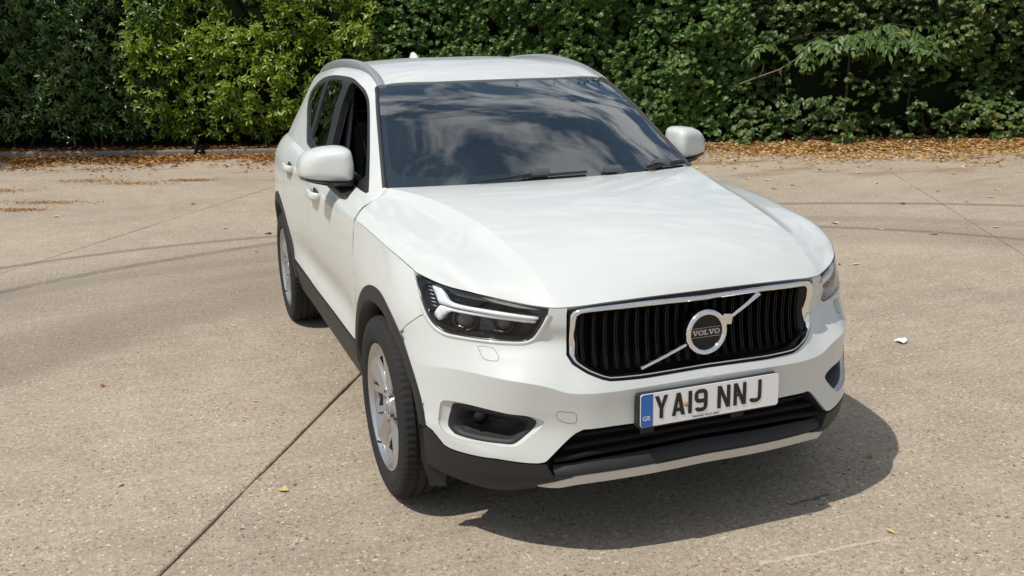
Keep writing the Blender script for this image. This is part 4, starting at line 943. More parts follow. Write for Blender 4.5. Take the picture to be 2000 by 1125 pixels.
for x, y, fl in ((-.812, 2.702, 0), (.803, 0, 1), (.812, 2.702, 1)):
    w = W0.copy(); COL.objects.link(w); w.location = (x, y, .35); w.rotation_euler = (R_(37*y+11), 0, math.pi if fl else 0)
    if abs(y) > 1: w.rotation_euler = (0, 0, math.pi if fl else 0)
    for c in W0.children:
        k = c.copy(); COL.objects.link(k); k.parent = w

# interior
INR = empty('cabin', (0, 0, 0), CAR)
m = MB(); xs2 = np.linspace(-.70, .70, 29)
pr2 = [(.55, 1.085), (.70, 1.075), (.92, 1.045), (1.00, 1.00), (1.03, .93), (1.0, .70)]
m.add(*ring([[(x, y+.06*(x/.7)**2, z+(.035*math.exp(-((x+.37)/.17)**2) if .8 < y < 1.01 else 0)-.02*(abs(x)/.7)**4) for x in xs2] for y, z in pr2], False)); m.build('dashboard', M['dash'], INR)
def seat(x, y, w, nm, hr=True):
    m = MB(); m.box((x, y-.02, .62), (w, .54, .2)); o = m.build(nm+'_cushion', M['fabric'], INR, smooth=True); bevel_mesh(o.data, .05, 3)
    m = MB(); m.box((x, y+.34, .98), (w*.96, .14, .66), Matrix.Rotation(R_(-16), 3, 'X'), taper=.86); o = m.build(nm+'_back', M['fabric'], INR); bevel_mesh(o.data, .045, 3)
    if hr:
        m = MB(); m.box((x, y+.47, 1.40), (.26, .10, .18), Matrix.Rotation(R_(-10), 3, 'X'), taper=.85); o = m.build(nm+'_headrest', M['fabric'], INR); bevel_mesh(o.data, .04, 3)
seat(-.37, 1.42, .52, 'seat'); seat(.37, 1.42, .52, 'seat'); seat(-.36, 2.35, .56, 'rear_seat'); seat(.36, 2.35, .56, 'rear_seat')
sw = Matrix.Translation((-.37, .98, 1.005)) @ Matrix.Rotation(R_(-26), 4, 'X')
m = MB(); m.tube([sw @ Vector((.185*math.cos(2*math.pi*i/40), 0, .185*math.sin(2*math.pi*i/40))) for i in range(40)], .014, 10, closed=True, up=(0, 1, .3)); m.build('steering_wheel', M['satin'], INR)
m = MB(); m.box(sw @ Vector((0, .0, 0)), (.15, .05, .11), sw.to_3x3()); m.box(sw @ Vector((.11, .01, .01)), (.12, .02, .035), sw.to_3x3()); m.box(sw @ Vector((-.11, .01, .01)), (.12, .02, .035), sw.to_3x3()); m.box(sw @ Vector((0, .01, -.11)), (.035, .02, .13), sw.to_3x3()); o = m.build('steering_hub', M['dark'], INR, smooth=False)
# door-pillar trim and seat belt seen through the lowered driver's window
for s in SIDES:
    m = MB(); m.add(*ring([[(.645+.10*(1-t), 1.50+.10*t, 1.02+.46*t) for t in np.linspace(0, 1, 8)], [(.625+.10*(1-t), 1.46+.10*t, 1.02+.46*t) for t in np.linspace(0, 1, 8)], [(.615+.10*(1-t), 1.60+.10*t, 1.02+.46*t) for t in np.linspace(0, 1, 8)]], False)); m.build('pillar_trim', M['grey'], INR, mirror=s < 0)
    m = MB(); m.sweep([(.64, 1.60, 1.42), (.60, 1.56, 1.2), (.57, 1.52, .95), (.57, 1.50, .75)], [(-.002, -.024), (.002, -.024), (.002, .024), (-.002, .024)], up=(0, 1, 0)); m.build('seat_belt', M['fabric'], INR, mirror=s < 0)

# ================================================================== the yard
from mathutils import noise as mnoise
NV = np.array([.8597, -.5108]); DV = np.array([.5108, .8597])          # along the kerb / away from the camera
ab = lambda a, b, z=0: (a*NV[0]+b*DV[0], a*NV[1]+b*DV[1], z)
kerb_b = lambda a: 12.28+.075*a
def node_math(N, L, op, a, b=None, clamp=False):
    m = N.new('ShaderNodeMath'); m.operation = op; m.use_clamp = clamp
    for i, x in enumerate((a, b)):
        if x is None: continue
        if isinstance(x, (int, float)): m.inputs[i].default_value = x
        else: L.new(x, m.inputs[i])
    return m.outputs[0]
def ramp(N, L, fac, stops):
    r = N.new('ShaderNodeValToRGB'); e = r.color_ramp.elements
    while len(e) < len(stops): e.new(.5)
    for k, (p, c) in enumerate(stops): e[k].position = p; e[k].color = (*c, 1) if len(c) == 3 else c
    L.new(fac, r.inputs[0]); return r.outputs[0]
def mixc(N, L, fac, a, b, mode='MIX'):
    m = N.new('ShaderNodeMix'); m.data_type = 'RGBA'; m.blend_type = mode
    for i, x in ((0, fac), (6, a), (7, b)):
        if isinstance(x, (int, float)): m.inputs[i].default_value = x
        elif isinstance(x, tuple): m.inputs[i].default_value = (*x, 1)
        else: L.new(x, m.inputs[i])
    return m.outputs[2]
def tex(N, L, vec, kind, scale, detail=4, rough=.5, **k):
    t = N.new('ShaderNodeTexNoise' if kind == 'n' else 'ShaderNodeTexVoronoi'); t.inputs['Scale'].default_value = scale
    if kind == 'n': t.inputs['Detail'].default_value = detail; t.inputs['Roughness'].default_value = rough
    L.new(vec, t.inputs['Vector']); return t
def concrete():
    m = mat('worn_concrete', (.3, .26, .2), .88, spec=.25); N, L, b = nodes(m)
    tc = N.new('ShaderNodeTexCoord'); V = tc.outputs['Object']
    sep = N.new('ShaderNodeSeparateXYZ'); L.new(V, sep.inputs[0]); X, Yy = sep.outputs[0], sep.outputs[1]
    big = tex(N, L, V, 'n', .55, 5, .6).outputs['Fac']; mid = tex(N, L, V, 'n', 4.5, 6, .65).outputs['Fac']; fine = tex(N, L, V, 'n', 160, 3, .7).outputs['Fac']
    base = ramp(N, L, big, [(.30, (.322, .263, .204)), (.5, (.405, .334, .260)), (.70, (.465, .390, .302))])
    base = mixc(N, L, node_math(N, L, 'MULTIPLY', mid, .55), base, ramp(N, L, mid, [(.35, (.31, .258, .20)), (.65, (.50, .428, .335))]))
    base = mixc(N, L, .75, base, ramp(N, L, fine, [(.3, (.60, .60, .60)), (.5, (1, 1, 1)), (.70, (1.38, 1.36, 1.30))]), 'MULTIPLY')
    grit = tex(N, L, V, 'n', 48, 4, .75).outputs['Fac']; base = mixc(N, L, .95, base, ramp(N, L, grit, [(.30, (.48, .47, .45)), (.43, (.92, .92, .92)), (.55, (1.02, 1.02, 1.0)), (.68, (1.45, 1.41, 1.28))]), 'MULTIPLY')
    # brushed streaks that follow the bays
    mp = N.new('ShaderNodeMapping'); mp.inputs['Rotation'].default_value = (0, 0, R_(30.7)); mp.inputs['Scale'].default_value = (.5, 16, 1); L.new(V, mp.inputs[0])
    st = tex(N, L, mp.outputs[0], 'n', 1.6, 5, .7).outputs['Fac']
    base = mixc(N, L, .38, base, ramp(N, L, st, [(.33, (.74, .74, .74)), (.5, (1, 1, 1)), (.68, (1.14, 1.13, 1.10))]), 'MULTIPLY')
    # exposed stones: small dark and pale ones, none the same
    jit = N.new('ShaderNodeVectorMath'); jit.operation = 'MULTIPLY_ADD'
    ns = N.new('ShaderNodeTexNoise'); ns.inputs['Scale'].default_value = 60; L.new(V, ns.inputs['Vector']); L.new(ns.outputs['Color'], jit.inputs[0]); jit.inputs[1].default_value = (.022, .022, .022); L.new(V, jit.inputs[2])
    patch = ramp(N, L, tex(N, L, V, 'n', 1.7, 4, .6).outputs['Fac'], [(.38, (.25,)*3), (.62, (1,)*3)])
    for sc, thr, dark, frac in ((85, .0042, (.075, .064, .052), .15), (130, .0032, (.11, .095, .075), .22), (70, .0050, (.72, .66, .54), .20), (110, .0038, (.58, .48, .31), .20), (48, .0065, (.10, .085, .07), .09), (60, .0055, (.42, .25, .17), .03)):
        vo = tex(N, L, jit.outputs[0], 'v', sc); vo.feature = 'F1'
        rnd = N.new('ShaderNodeSeparateColor'); L.new(vo.outputs['Color'], rnd.inputs[0])
        pick = node_math(N, L, 'LESS_THAN', rnd.outputs[0], frac)
        size = node_math(N, L, 'MULTIPLY', rnd.outputs[1], thr*sc*1.3)
        hit_ = node_math(N, L, 'MULTIPLY', node_math(N, L, 'LESS_THAN', vo.outputs['Distance'], size), pick)
        hit_ = node_math(N, L, 'MULTIPLY', hit_, node_math(N, L, 'MULTIPLY_ADD', patch, .55))
        N_ = hit_.node; N_.use_clamp = True
        base = mixc(N, L, node_math(N, L, 'MULTIPLY', hit_, .92), base, dark)
    # tyre marks: arcs of rubber
    def arcmark(cx, cy, r, wd, x0, x1, k):
        dx = node_math(N, L, 'SUBTRACT', X, cx); dy = node_math(N, L, 'SUBTRACT', Yy, cy)
        d = node_math(N, L, 'SQRT', node_math(N, L, 'ADD', node_math(N, L, 'MULTIPLY', dx, dx), node_math(N, L, 'MULTIPLY', dy, dy)))
        e = node_math(N, L, 'ABSOLUTE', node_math(N, L, 'SUBTRACT', d, r))
        f = node_math(N, L, 'SUBTRACT', 1, node_math(N, L, 'DIVIDE', e, wd), True)
        f = node_math(N, L, 'MULTIPLY', node_math(N, L, 'MULTIPLY', f, 2.2, True), node_math(N, L, 'MULTIPLY', node_math(N, L, 'GREATER_THAN', X, x0), node_math(N, L, 'LESS_THAN', X, x1)))
        f = node_math(N, L, 'MULTIPLY', f, node_math(N, L, 'GREATER_THAN', Yy, .5))
        return node_math(N, L, 'MULTIPLY', f, node_math(N, L, 'MULTIPLY', mid, k*1.8))
    for a_ in ((-.958, .424, 5.324, .075, -9, 1.5, .46), (1.149, -1.557, 7.18, .085, -9, 1.8, .42), (1.458, -2.154, 7.87, .09, 1.8, 12, .5), (1.655, .532, 4.07, .065, 2.2, 12, .48), (1.2, -1.3, 6.3, .2, 2.2, 12, .2), (1.3, -1.0, 5.3, .6, -9, 12, .16), (-.8, -.2, 4.9, .2, -9, 1.5, .18), (-.4, -.9, 5.6, .9, -9, 1.5, .22), (-.2, .2, 3.3, .5, -9, 1.5, .17)):
        base = mixc(N, L, arcmark(*a_), base, (.075, .068, .062))
    # pale scrape and a dark chipped scar in front of the car
    def seg(x0, y0, x1, y1, wd, seed):
        tt = node_math(N, L, 'DIVIDE', node_math(N, L, 'SUBTRACT', X, x0), x1-x0); inside = node_math(N, L, 'MULTIPLY', node_math(N, L, 'GREATER_THAN', tt, 0), node_math(N, L, 'LESS_THAN', tt, 1))
        wv = N.new('ShaderNodeTexNoise'); wv.inputs['Scale'].default_value = 22; wv.inputs['Detail'].default_value = 4; L.new(V, wv.inputs['Vector'])
        yy = node_math(N, L, 'ADD', node_math(N, L, 'MULTIPLY', tt, y1-y0), y0); e = node_math(N, L, 'ABSOLUTE', node_math(N, L, 'ADD', node_math(N, L, 'SUBTRACT', Yy, yy), node_math(N, L, 'MULTIPLY', node_math(N, L, 'SUBTRACT', wv.outputs['Fac'], .5), wd*4)))
        return node_math(N, L, 'MULTIPLY', node_math(N, L, 'MULTIPLY', node_math(N, L, 'SUBTRACT', 1, node_math(N, L, 'DIVIDE', e, wd), True), inside), node_math(N, L, 'MULTIPLY', grit, 1.5), True)
    base = mixc(N, L, seg(.10, -1.02, .62, -1.05, .011, 1), base, (.66, .59, .46))
    base = mixc(N, L, seg(.45, -.712, .64, -.70, .012, 2), base, (.045, .036, .030))
    # brown silt near the kerb and damp stains
    along = node_math(N, L, 'ADD', node_math(N, L, 'MULTIPLY', X, float(DV[0])), node_math(N, L, 'MULTIPLY', Yy, float(DV[1])))
    silt = node_math(N, L, 'MULTIPLY', node_math(N, L, 'SUBTRACT', along, 7.6), .32, True)
    mps = N.new('ShaderNodeMapping'); mps.inputs['Rotation'].default_value = (0, 0, R_(30.7)); mps.inputs['Scale'].default_value = (.75, 1.6, 1); L.new(V, mps.inputs[0])
    sn = ramp(N, L, tex(N, L, mps.outputs[0], 'n', .8, 6, .62).outputs['Fac'], [(.53, (0, 0, 0)), (.60, (1, 1, 1))])
    base = mixc(N, L, node_math(N, L, 'MULTIPLY', node_math(N, L, 'MULTIPLY', sn, silt), .75), base, (.23, .125, .055))
    L.new(base, b.inputs['Base Color'])
    bp = N.new('ShaderNodeBump'); bp.inputs['Strength'].default_value = .55; bp.inputs['Distance'].default_value = .004
    h = node_math(N, L, 'ADD', node_math(N, L, 'MULTIPLY', fine, .6), tex(N, L, V, 'n', 420, 2, .6).outputs['Fac']); L.new(h, bp.inputs['Height']); L.new(bp.outputs[0], b.inputs['Normal'])
    return m
M['concrete'] = concrete()
M['soil'] = add_noise_bump(mat('joint_soil', (.055, .042, .03), .95, spec=.1), 60, .6, .01)
MB().add([(-700, -700, -.03), (700, -700, -.03), (700, 700, -.03), (-700, 700, -.03)], [(0, 1, 2, 3)]).build('ground', M['soil'], smooth=False, fix=False)['kind'] = 'structure'
YARD = empty('concrete_yard'); YARD['kind'] = 'structure'
AL = [-35.4, -31.1, -26.8, -22.4, -18.0, -13.75, -9.4, -5.12, -1.348, 2.99, 7.3, 11.6, 15.9, 20.2, 24.5, 28.8]
for i in range(len(AL)-1):
    a0, a1 = AL[i], AL[i+1]; g = .0065; lim = 26
    nb = 320; bl = np.linspace(-lim, kerb_b((a0+a1)/2)+.1, nb); rr = np.random.default_rng(100+i); rl = np.random.default_rng(100+i+1)
    def wob(seed, n):
        q = np.random.default_rng(seed).normal(0, 1, n); return (q+np.roll(q, 1)*.7+np.roll(q, 2)*.4)*.0019
    sl_ = lambda b: 0.0 if i != 3 else 0
    L_ = [(a0+g+w+(.028*(b-3) if i == 7 else 0), b) for b, w in zip(bl, wob(i*2, nb))]; Rr = [(a1-g+w+(.028*(b-3) if i == 6 else 0), b) for b, w in zip(bl, wob(i*2+1, nb))]
    V = []; F = []
    for (la, b), (ra, _) in zip(L_, Rr):
        V += [ab(la-.004, b, -.028), ab(la-.001, b, -.004), ab(la+.004, b, 0), ab(ra-.004, b, 0), ab(ra+.001, b, -.004), ab(ra+.004, b, -.028)]
    for k in range(nb-1):
        for j in range(5): F.append((k*6+j, k*6+j+1, (k+1)*6+j+1, (k+1)*6+j))
    MB().add(V, F).build('slab', M['concrete'], YARD, smooth=False)
# kerb stones and the soil bed behind them
M['kerb'] = add_noise_bump(mat('kerb_concrete', (.20, .17, .135), .9, spec=.2), 40, .6, .012)
KERB = empty('kerb'); KERB['kind'] = 'structure'
for i in range(-24, 18):
    a0 = i*.915; a1 = a0+.905
    if a0 > 15 or a0 < -21.5: continue
    pr = [(0, -.02), (0, .085), (.012, .105), (.035, .112), (.125, .112), (.125, -.02)]
    V = []
    for a in (a0, a1): V += [ab(a, kerb_b(a)+pb, pz+.003*math.sin(i*2.3)) for pb, pz in pr]
    MB().add(V, [(j, (j+1) % 6, 6+(j+1) % 6, 6+j) for j in range(6)]+[tuple(range(6)), tuple(range(6, 12))]).build('kerb_stone', M['kerb'], KERB, smooth=False)
V = []; F = []; aa = np.linspace(-22, 16, 120); bb = [.125, .4, .9, 1.6, 3.5]
for a in aa:
    for k in bb: V.append(ab(a, kerb_b(a)+k, .075+.05*mnoise.noise((a*1.3, k*2, 0))+(.06 if k > .5 else 0)))
for i in range(119):
    for j in range(4): F.append((i*5+j, i*5+j+1, (i+1)*5+j+1, (i+1)*5+j))
M['bed'] = add_noise_bump(mat('bed_soil', (.045, .032, .022), .95, spec=.1), 25, .8, .02)
o = MB().add(V, F).build('soil_bed', M['bed']); o['kind'] = 'structure'

# ------------------------------------------------------------------ leaves
def leaf_mat(name, stops, trans=.28, rough=.38, gloss=.5):
    m = D2.materials.new(name); m.use_nodes = True; N, L, b = nodes(m); out = N['Material Output']
    at = N.new('ShaderNodeAttribute'); at.attribute_name = 'tint'
    c = ramp(N, L, at.outputs['Fac'], stops); L.new(c, b.inputs['Base Color']); b.inputs['Roughness'].default_value = rough; b.inputs['Specular IOR Level'].default_value = gloss
    tr = N.new('ShaderNodeBsdfTranslucent'); hs = N.new('ShaderNodeHueSaturation'); hs.inputs['Saturation'].default_value = 1.15; hs.inputs['Value'].default_value = 1.3
    L.new(c, hs.inputs['Color']); L.new(hs.outputs[0], tr.inputs[0])
    mx = N.new('ShaderNodeMixShader'); mx.inputs[0].default_value = trans; L.new(b.outputs[0], mx.inputs[1]); L.new(tr.outputs[0], mx.inputs[2]); L.new(mx.outputs[0], out.inputs[0])
    return m
def tmpl(kind):
    """unit leaf along +y, face +z"""
    if kind == 'oval':
        w = [(0, 0), (.22, .30), (.5, .5), (.78, .36), (1, 0)]
        V = [(0, 0, 0)]; V += [(-x*.42, y, .07*x*2) for y, x in w[1:4]] + [(0, 1, -.10)] + [(x*.42, y, .07*x*2) for y, x in w[3:0:-1]] + [(0, .3, -.02), (0, .65, -.03)]
        F = [(0, 8, 1), (1, 8, 9, 2), (2, 9, 3), (3, 9, 4), (0, 7, 8), (7, 6, 9, 8), (6, 5, 9), (5, 4, 9)]
    elif kind == 'slim':
        V = [(0, 0, 0), (-.17, .3, .03), (-.18, .6, .02), (0, 1, -.12), (.18, .6, .02), (.17, .3, .03), (0, .45, -.03)]
        F = [(0, 6, 1), (1, 6, 2), (2, 6, 3), (0, 5, 6), (5, 4, 6), (4, 3, 6)]
    elif kind == 'lobed':
        P = [(0, 0), (-.32, -.06), (-.52, .22), (-.30, .36), (-.46, .66), (-.17, .66), (0, 1.0), (.17, .66), (.46, .66), (.30, .36), (.52, .22), (.32, -.06)]
        V = [(x, y, -.12*abs(x)-.10*max(0, y-.5)) for x, y in P]+[(0, .4, .05)]; F = [(i, 12, (i+1) % 12) for i in range(12)]
    elif kind == 'heart':
        P = [(0, 0), (-.36, -.02), (-.47, .3), (-.28, .66), (0, 1), (.28, .66), (.47, .3), (.36, -.02)]
        V = [(x, y, -.16*abs(x)-.10*max(0, y-.5)) for x, y in P]+[(0, .4, .04)]; F = [(i, 8, (i+1) % 8) for i in range(8)]
    else:           # dry, curled
        V = [(0, 0, 0), (-.24, .3, .12), (-.26, .65, .16), (0, 1, .05), (.26, .65, .12), (.24, .3, .16), (0, .5, 0)]
        F = [(0, 6, 1), (1, 6, 2), (2, 6, 3), (0, 5, 6), (5, 4, 6), (4, 3, 6)]
    return np.array(V, float), F
def leaf_mesh(name, kind, pos, dirs, nrm, size, tint):
    V, F = tmpl(kind); n = len(pos); k = len(V)
    d = dirs/np.linalg.norm(dirs, axis=1, keepdims=True); x = np.cross(d, nrm); x /= np.linalg.norm(x, axis=1, keepdims=True)+1e-9; z = np.cross(x, d)
    P = pos[:, None]+size[:, None, None]*(V[None, :, :1]*x[:, None]+V[None, :, 1:2]*d[:, None]+V[None, :, 2:]*z[:, None])
    me = D2.meshes.new(name); fl = [len(f) for f in F]; tot = sum(fl)
    me.vertices.add(n*k); me.vertices.foreach_set('co', P.astype(np.float32).ravel())
    idx = np.concatenate([np.array(f) for f in F]); me.loops.add(n*tot); me.loops.foreach_set('vertex_index', (idx[None]+(np.arange(n)*k)[:, None]).ravel().astype(np.int32))
    st = np.r_[0, np.cumsum(fl)[:-1]]; me.polygons.add(n*len(F)); me.polygons.foreach_set('loop_start', (st[None]+(np.arange(n)*tot)[:, None]).ravel().astype(np.int32))
    me.polygons.foreach_set('loop_total', np.tile(fl, n).astype(np.int32)); me.update(calc_edges=True)
    at = me.attributes.new('tint', 'FLOAT', 'POINT'); at.data.foreach_set('value', np.repeat(tint, k).astype(np.float32))
    return me
G3 = lambda v: np.array(ab(v[0], v[1], v[2]))
OUTW = np.array([-DV[0], -DV[1], 0.])
def fbm(a, z, s=1.0, seed=0):
    return mnoise.noise((a*.8*s+seed, z*.9*s, seed*1.7))+.5*mnoise.noise((a*2.1*s, z*2.3*s, seed+5))+.25*mnoise.noise((a*5*s, z*5*s, seed+9))
def hedge(name, label, a0, a1, spec, z0=.25, z1=3.3, dens=95, back=.45, bulge=.34, seed=0, core=(.012, .018, .008), cat='hedge', holes=0.0):
    rg = np.random.default_rng(seed); root = empty(name, ab((a0+a1)/2, kerb_b((a0+a1)/2)+back+.4, .06)); off = np.array(root.location)
    tag(root, label, cat)
    n = int((a1-a0+.3)*(z1-z0)*dens); pos = []; dr = []; nm = []; sz = []; tn = []
    for _ in range(n):
        a = rg.uniform(a0-.15, a1+.15); z = rg.uniform(z0, z1); f = fbm(a, z, 1, seed)
        hole = fbm(a+31, z*1.2+7, .9, seed+3)
        low = max(0, .75-z)*spec.get('under', .35)+max(0, z-2.2)*.12+(spec['cave']*math.exp(-((z-1.0)/.38)**2)*min(1, max(0, (a-2.0)/.6))*min(1, max(0, (6.0-a)/.8)) if 'cave' in spec else 0)
        if hole < -.40 and rg.random() < .85: deep = .5
        else: deep = 0
        if z < z0+.25 and rg.random() < .5: continue
        ph = rg.exponential(.08)
        b = kerb_b(a)+back-bulge*f*.8+low+deep+ph-.12
        c = np.array(ab(a, b, z)); ax = OUTW*rg.uniform(.25, 1.0)+np.array([NV[0], NV[1], 0])*rg.normal(0, .55)+np.array([0, 0, rg.uniform(-.25, .75)+spec.get('droop', 0)]); ax /= np.linalg.norm(ax)
        ct = rg.normal(0, .10)+.20*f+.16*mnoise.noise((a*1.1+50, z*1.3, seed)); nl = rg.integers(*spec['n']); ln = spec['shoot']*rg.uniform(.6, 1.2)
        u = np.cross(ax, (0, 0, 1.)); u /= np.linalg.norm(u)+1e-9; w = np.cross(ax, u); ph0 = rg.uniform(0, 6.28)
        for k in range(nl):
            t = (k+.5)/nl; th = ph0+k*2.4; rad = u*math.cos(th)+w*math.sin(th); d = ax*(.35+.65*t)+rad*(1.1-.5*t)+np.array([0, 0, spec.get('ldroop', -.15)])
            d /= np.linalg.norm(d); p = c+ax*ln*(t-.4); up = np.array(SUN_DIR)*.85+ax*.35+OUTW*.45+rg.normal(0, .30, 3)
            pos.append(p-off); dr.append(d); nm.append(up); sz.append(spec['size']*rg.uniform(.62, 1.18)); tn.append(np.clip(spec.get('tint', .58)+ct+rg.normal(0, .085)+.10*t, 0, 1))
    me = leaf_mesh('foliage', spec['kind'], np.array(pos), np.array(dr), np.array(nm), np.array(sz), np.array(tn))
    link('foliage', me, spec['mat'], root)['kind'] = 'stuff'
    # near-black lumpy sheet painted as the shade behind the leaves; stems from the ground
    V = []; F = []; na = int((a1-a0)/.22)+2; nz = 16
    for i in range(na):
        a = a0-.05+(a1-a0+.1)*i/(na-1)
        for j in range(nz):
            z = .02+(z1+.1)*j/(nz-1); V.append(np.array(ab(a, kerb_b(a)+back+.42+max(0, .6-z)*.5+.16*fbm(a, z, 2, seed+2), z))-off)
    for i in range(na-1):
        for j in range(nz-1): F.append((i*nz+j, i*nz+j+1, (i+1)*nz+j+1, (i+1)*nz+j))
    link('shade_core', mkmesh('shade_core', V, F), mat(name+'_inside', core, .95, spec=.05), root)
    for k in range(max(2, int((a1-a0)/.8))):
        a = rg.uniform(a0+.1, a1-.1); b = kerb_b(a)+back+rg.uniform(.34, .46); p0 = np.array(ab(a, b, .04))-off; p1 = p0+np.array([rg.normal(0, .12), rg.normal(0, .08), .45]); p2 = p1+np.array([rg.normal(0, .2), rg.normal(0, .1), .7])
        m = MB(); m.tube([p0, (p0+p1)/2+rg.normal(0, .02, 3), p1, p2], .022, 7, scale=[1.2, 1, .8, .5]); m.build('stem', M['bark'], root)
    return root
M['bark'] = add_noise_bump(mat('bark', (.085, .068, .05), .9, spec=.15), 30, .7, .01)
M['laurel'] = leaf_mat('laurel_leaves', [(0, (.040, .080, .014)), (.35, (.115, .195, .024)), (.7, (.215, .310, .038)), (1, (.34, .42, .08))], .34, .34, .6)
M['laurel_shade'] = leaf_mat('shaded_laurel_leaves', [(0, (.024, .055, .016)), (.45, (.060, .120, .030)), (.8, (.105, .185, .046)), (1, (.18, .25, .075))], .26, .33, .65)  # darker copy of the laurel greens, with the tree's shade in the colour
M['ivy'] = leaf_mat('maple_hedge_leaves', [(0, (.030, .070, .020)), (.45, (.085, .168, .042)), (.8, (.145, .250, .064)), (1, (.25, .29, .09))], .34, .42, .45)
M['vine'] = leaf_mat('vine_leaves', [(0, (.032, .066, .018)), (.45, (.080, .140, .034)), (.8, (.150, .205, .052)), (.93, (.24, .215, .06)), (1, (.33, .21, .07))], .34, .42, .45)
M['frond'] = leaf_mat('frond_leaflets', [(0, (.06, .115, .028)), (.5, (.115, .195, .050)), (.9, (.165, .25, .07)), (1, (.28, .24, .05))], .36, .4, .45)
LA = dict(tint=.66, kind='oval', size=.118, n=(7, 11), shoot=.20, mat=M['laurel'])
LD = dict(tint=.66, kind='oval', size=.118, n=(6, 10), shoot=.18, mat=M['laurel_shade'])
IV = dict(kind='lobed', size=.068, n=(8, 13), shoot=.22, mat=M['ivy'], ldroop=-.35)
VI = dict(under=.0, tint=.50, cave=.26, kind='heart', size=.080, n=(6, 10), shoot=.24, mat=M['vine'], ldroop=-.75, droop=-.15)
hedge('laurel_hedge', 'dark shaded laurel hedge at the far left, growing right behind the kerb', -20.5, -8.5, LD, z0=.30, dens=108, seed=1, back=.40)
hedge('laurel_hedge', 'bright yellow-green laurel hedge with big glossy leaves, left of the car roof', -9.1, -5.0, LA, z0=.25, dens=115, seed=2, back=.32)
hedge('field_maple_shrub', 'mid-green small-leaved shrub showing directly above the car roof', -5.15, -2.5, IV, z0=.2, dens=150, seed=3, back=.40, cat='shrub')
hedge('ivy_clad_shrub', 'dark green ivy-clad shrub behind the right-hand door mirror', -2.5, 1.2, dict(IV, size=.075, under=.05), z0=.06, dens=165, seed=4, back=.26, bulge=.55, cat='shrub')
hedge('climbing_vine', 'olive and yellowing vine tangle at the far right above the orange leaf drift', 1.2, 14.5, VI, z0=.06, dens=125, seed=5, back=.30, bulge=.62, cat='vine')

# compound-leaf sapling reaching out of the vine on the right
rg = np.random.default_rng(21)
def frond_sapling():
    base = np.array(ab(2.9, kerb_b(2.9)+.55, .08)); root = tag(empty('tree_sapling', base), 'sapling with bright hanging compound leaves reaching out of the dark vine', 'sapling')
    tips = []
    stem = [np.array((0, 0, 0.)), np.array((.05, .0, .7)), np.array((.02, -.05, 1.3)), np.array((.1, -.12, 1.75))]
    m = MB(); m.tube(stem, .022, 8, scale=[1.2, 1, .8, .6]); m.build('trunk', M['bark'], root)
    heads = [(2.0, -.20, 1.60), (2.35, -.28, 1.66), (2.75, -.32, 1.74), (3.05, -.30, 1.78), (3.35, -.36, 1.86), (3.6, -.36, 1.80), (3.9, -.30, 1.84), (1.55, -.15, 1.62), (3.2, -.40, 1.66), (3.75, -.4, 1.68)]
    pos, dr, nm, sz, tn = [], [], [], [], []
    for a, bo, z in heads:
        tip = np.array(ab(a, kerb_b(a)+bo, z))-base; j = stem[-1]
        mid_ = (j+tip)/2+np.array([0, 0, .10]); m = MB(); m.tube([j, mid_, tip], .005, 6, scale=[1.2, 1, .7]); m.build('branch', M['bark'], root)
        for q in range(rg.integers(3, 5)):      # each rachis with paired leaflets
            ang = rg.uniform(-1.5, 1.5); lr = rg.uniform(.75, 1.25); d0 = OUTW*math.cos(ang)+np.array([NV[0], NV[1], 0])*math.sin(ang)
            for k in range(6):
                t = (k+1)/6; c = tip+d0*.36*lr*t+np.array([0, 0, .05-.24*lr*t*t])+rg.normal(0, .012, 3)
                for sgn in (-1, 1) if k < 5 else (0,):
                    sd = np.cross(d0, (0, 0, 1.))*sgn; d = sd*rg.uniform(.4, .9)+d0*.4+np.array([0, 0, -rg.uniform(.35, .9)])+rg.normal(0, .12, 3); pos.append(c); dr.append(d); nm.append(d0*.8+np.array([0, 0, .8])+rg.normal(0, .12, 3)); sz.append(rg.uniform(.12, .165)); tn.append(np.clip(rg.normal(.5, .18), 0, 1))
    link('foliage', leaf_mesh('foliage', 'slim', np.array(pos), np.array(dr), np.array(nm), np.array(sz)*1.05, np.array(tn)), M['frond'], root)['kind'] = 'stuff'
frond_sapling()
# bare twigs in front of the shrubs
M['twig'] = mat('bare_twig', (.20, .165, .12), .85, spec=.15)
def twig(label, pts, r):
    P = [np.array(ab(a, kerb_b(a)+bo, z)) for a, bo, z in pts]; base = P[0].copy(); root = tag(empty('bare_branch', base), label, 'branch')
    m = MB(); m.tube([p-base for p in P], r, 7, scale=list(np.linspace(1.2, .5, len(P)))); m.build('limb', M['twig'], root)
    for k in (1, 2):
        if k < len(P)-1:
            q = P[k]-base; m = MB(); m.tube([q, q+np.array([.05, -.02, .10]), q+np.array([.06, -.03, .2])] if k % 2 else [q, q+np.array([.03, -.03, -.09]), q+np.array([.02, -.02, -.19])], r*.5, 6, scale=[1, .8, .5]); m.build('side_twig', M['twig'], root)
twig('pale bare branch slanting up through the vine at right', [(1.15, -.30, 1.06), (1.45, -.36, 1.17), (1.75, -.38, 1.27), (2.0, -.36, 1.42), (2.25, -.34, 1.58)], .011)
twig('thin grey dead stem hanging in front of the ivy, near the right mirror', [(-.32, -.15, .35), (-.30, -.2, .6), (-.33, -.2, .85), (-.29, -.12, 1.05)], .008)

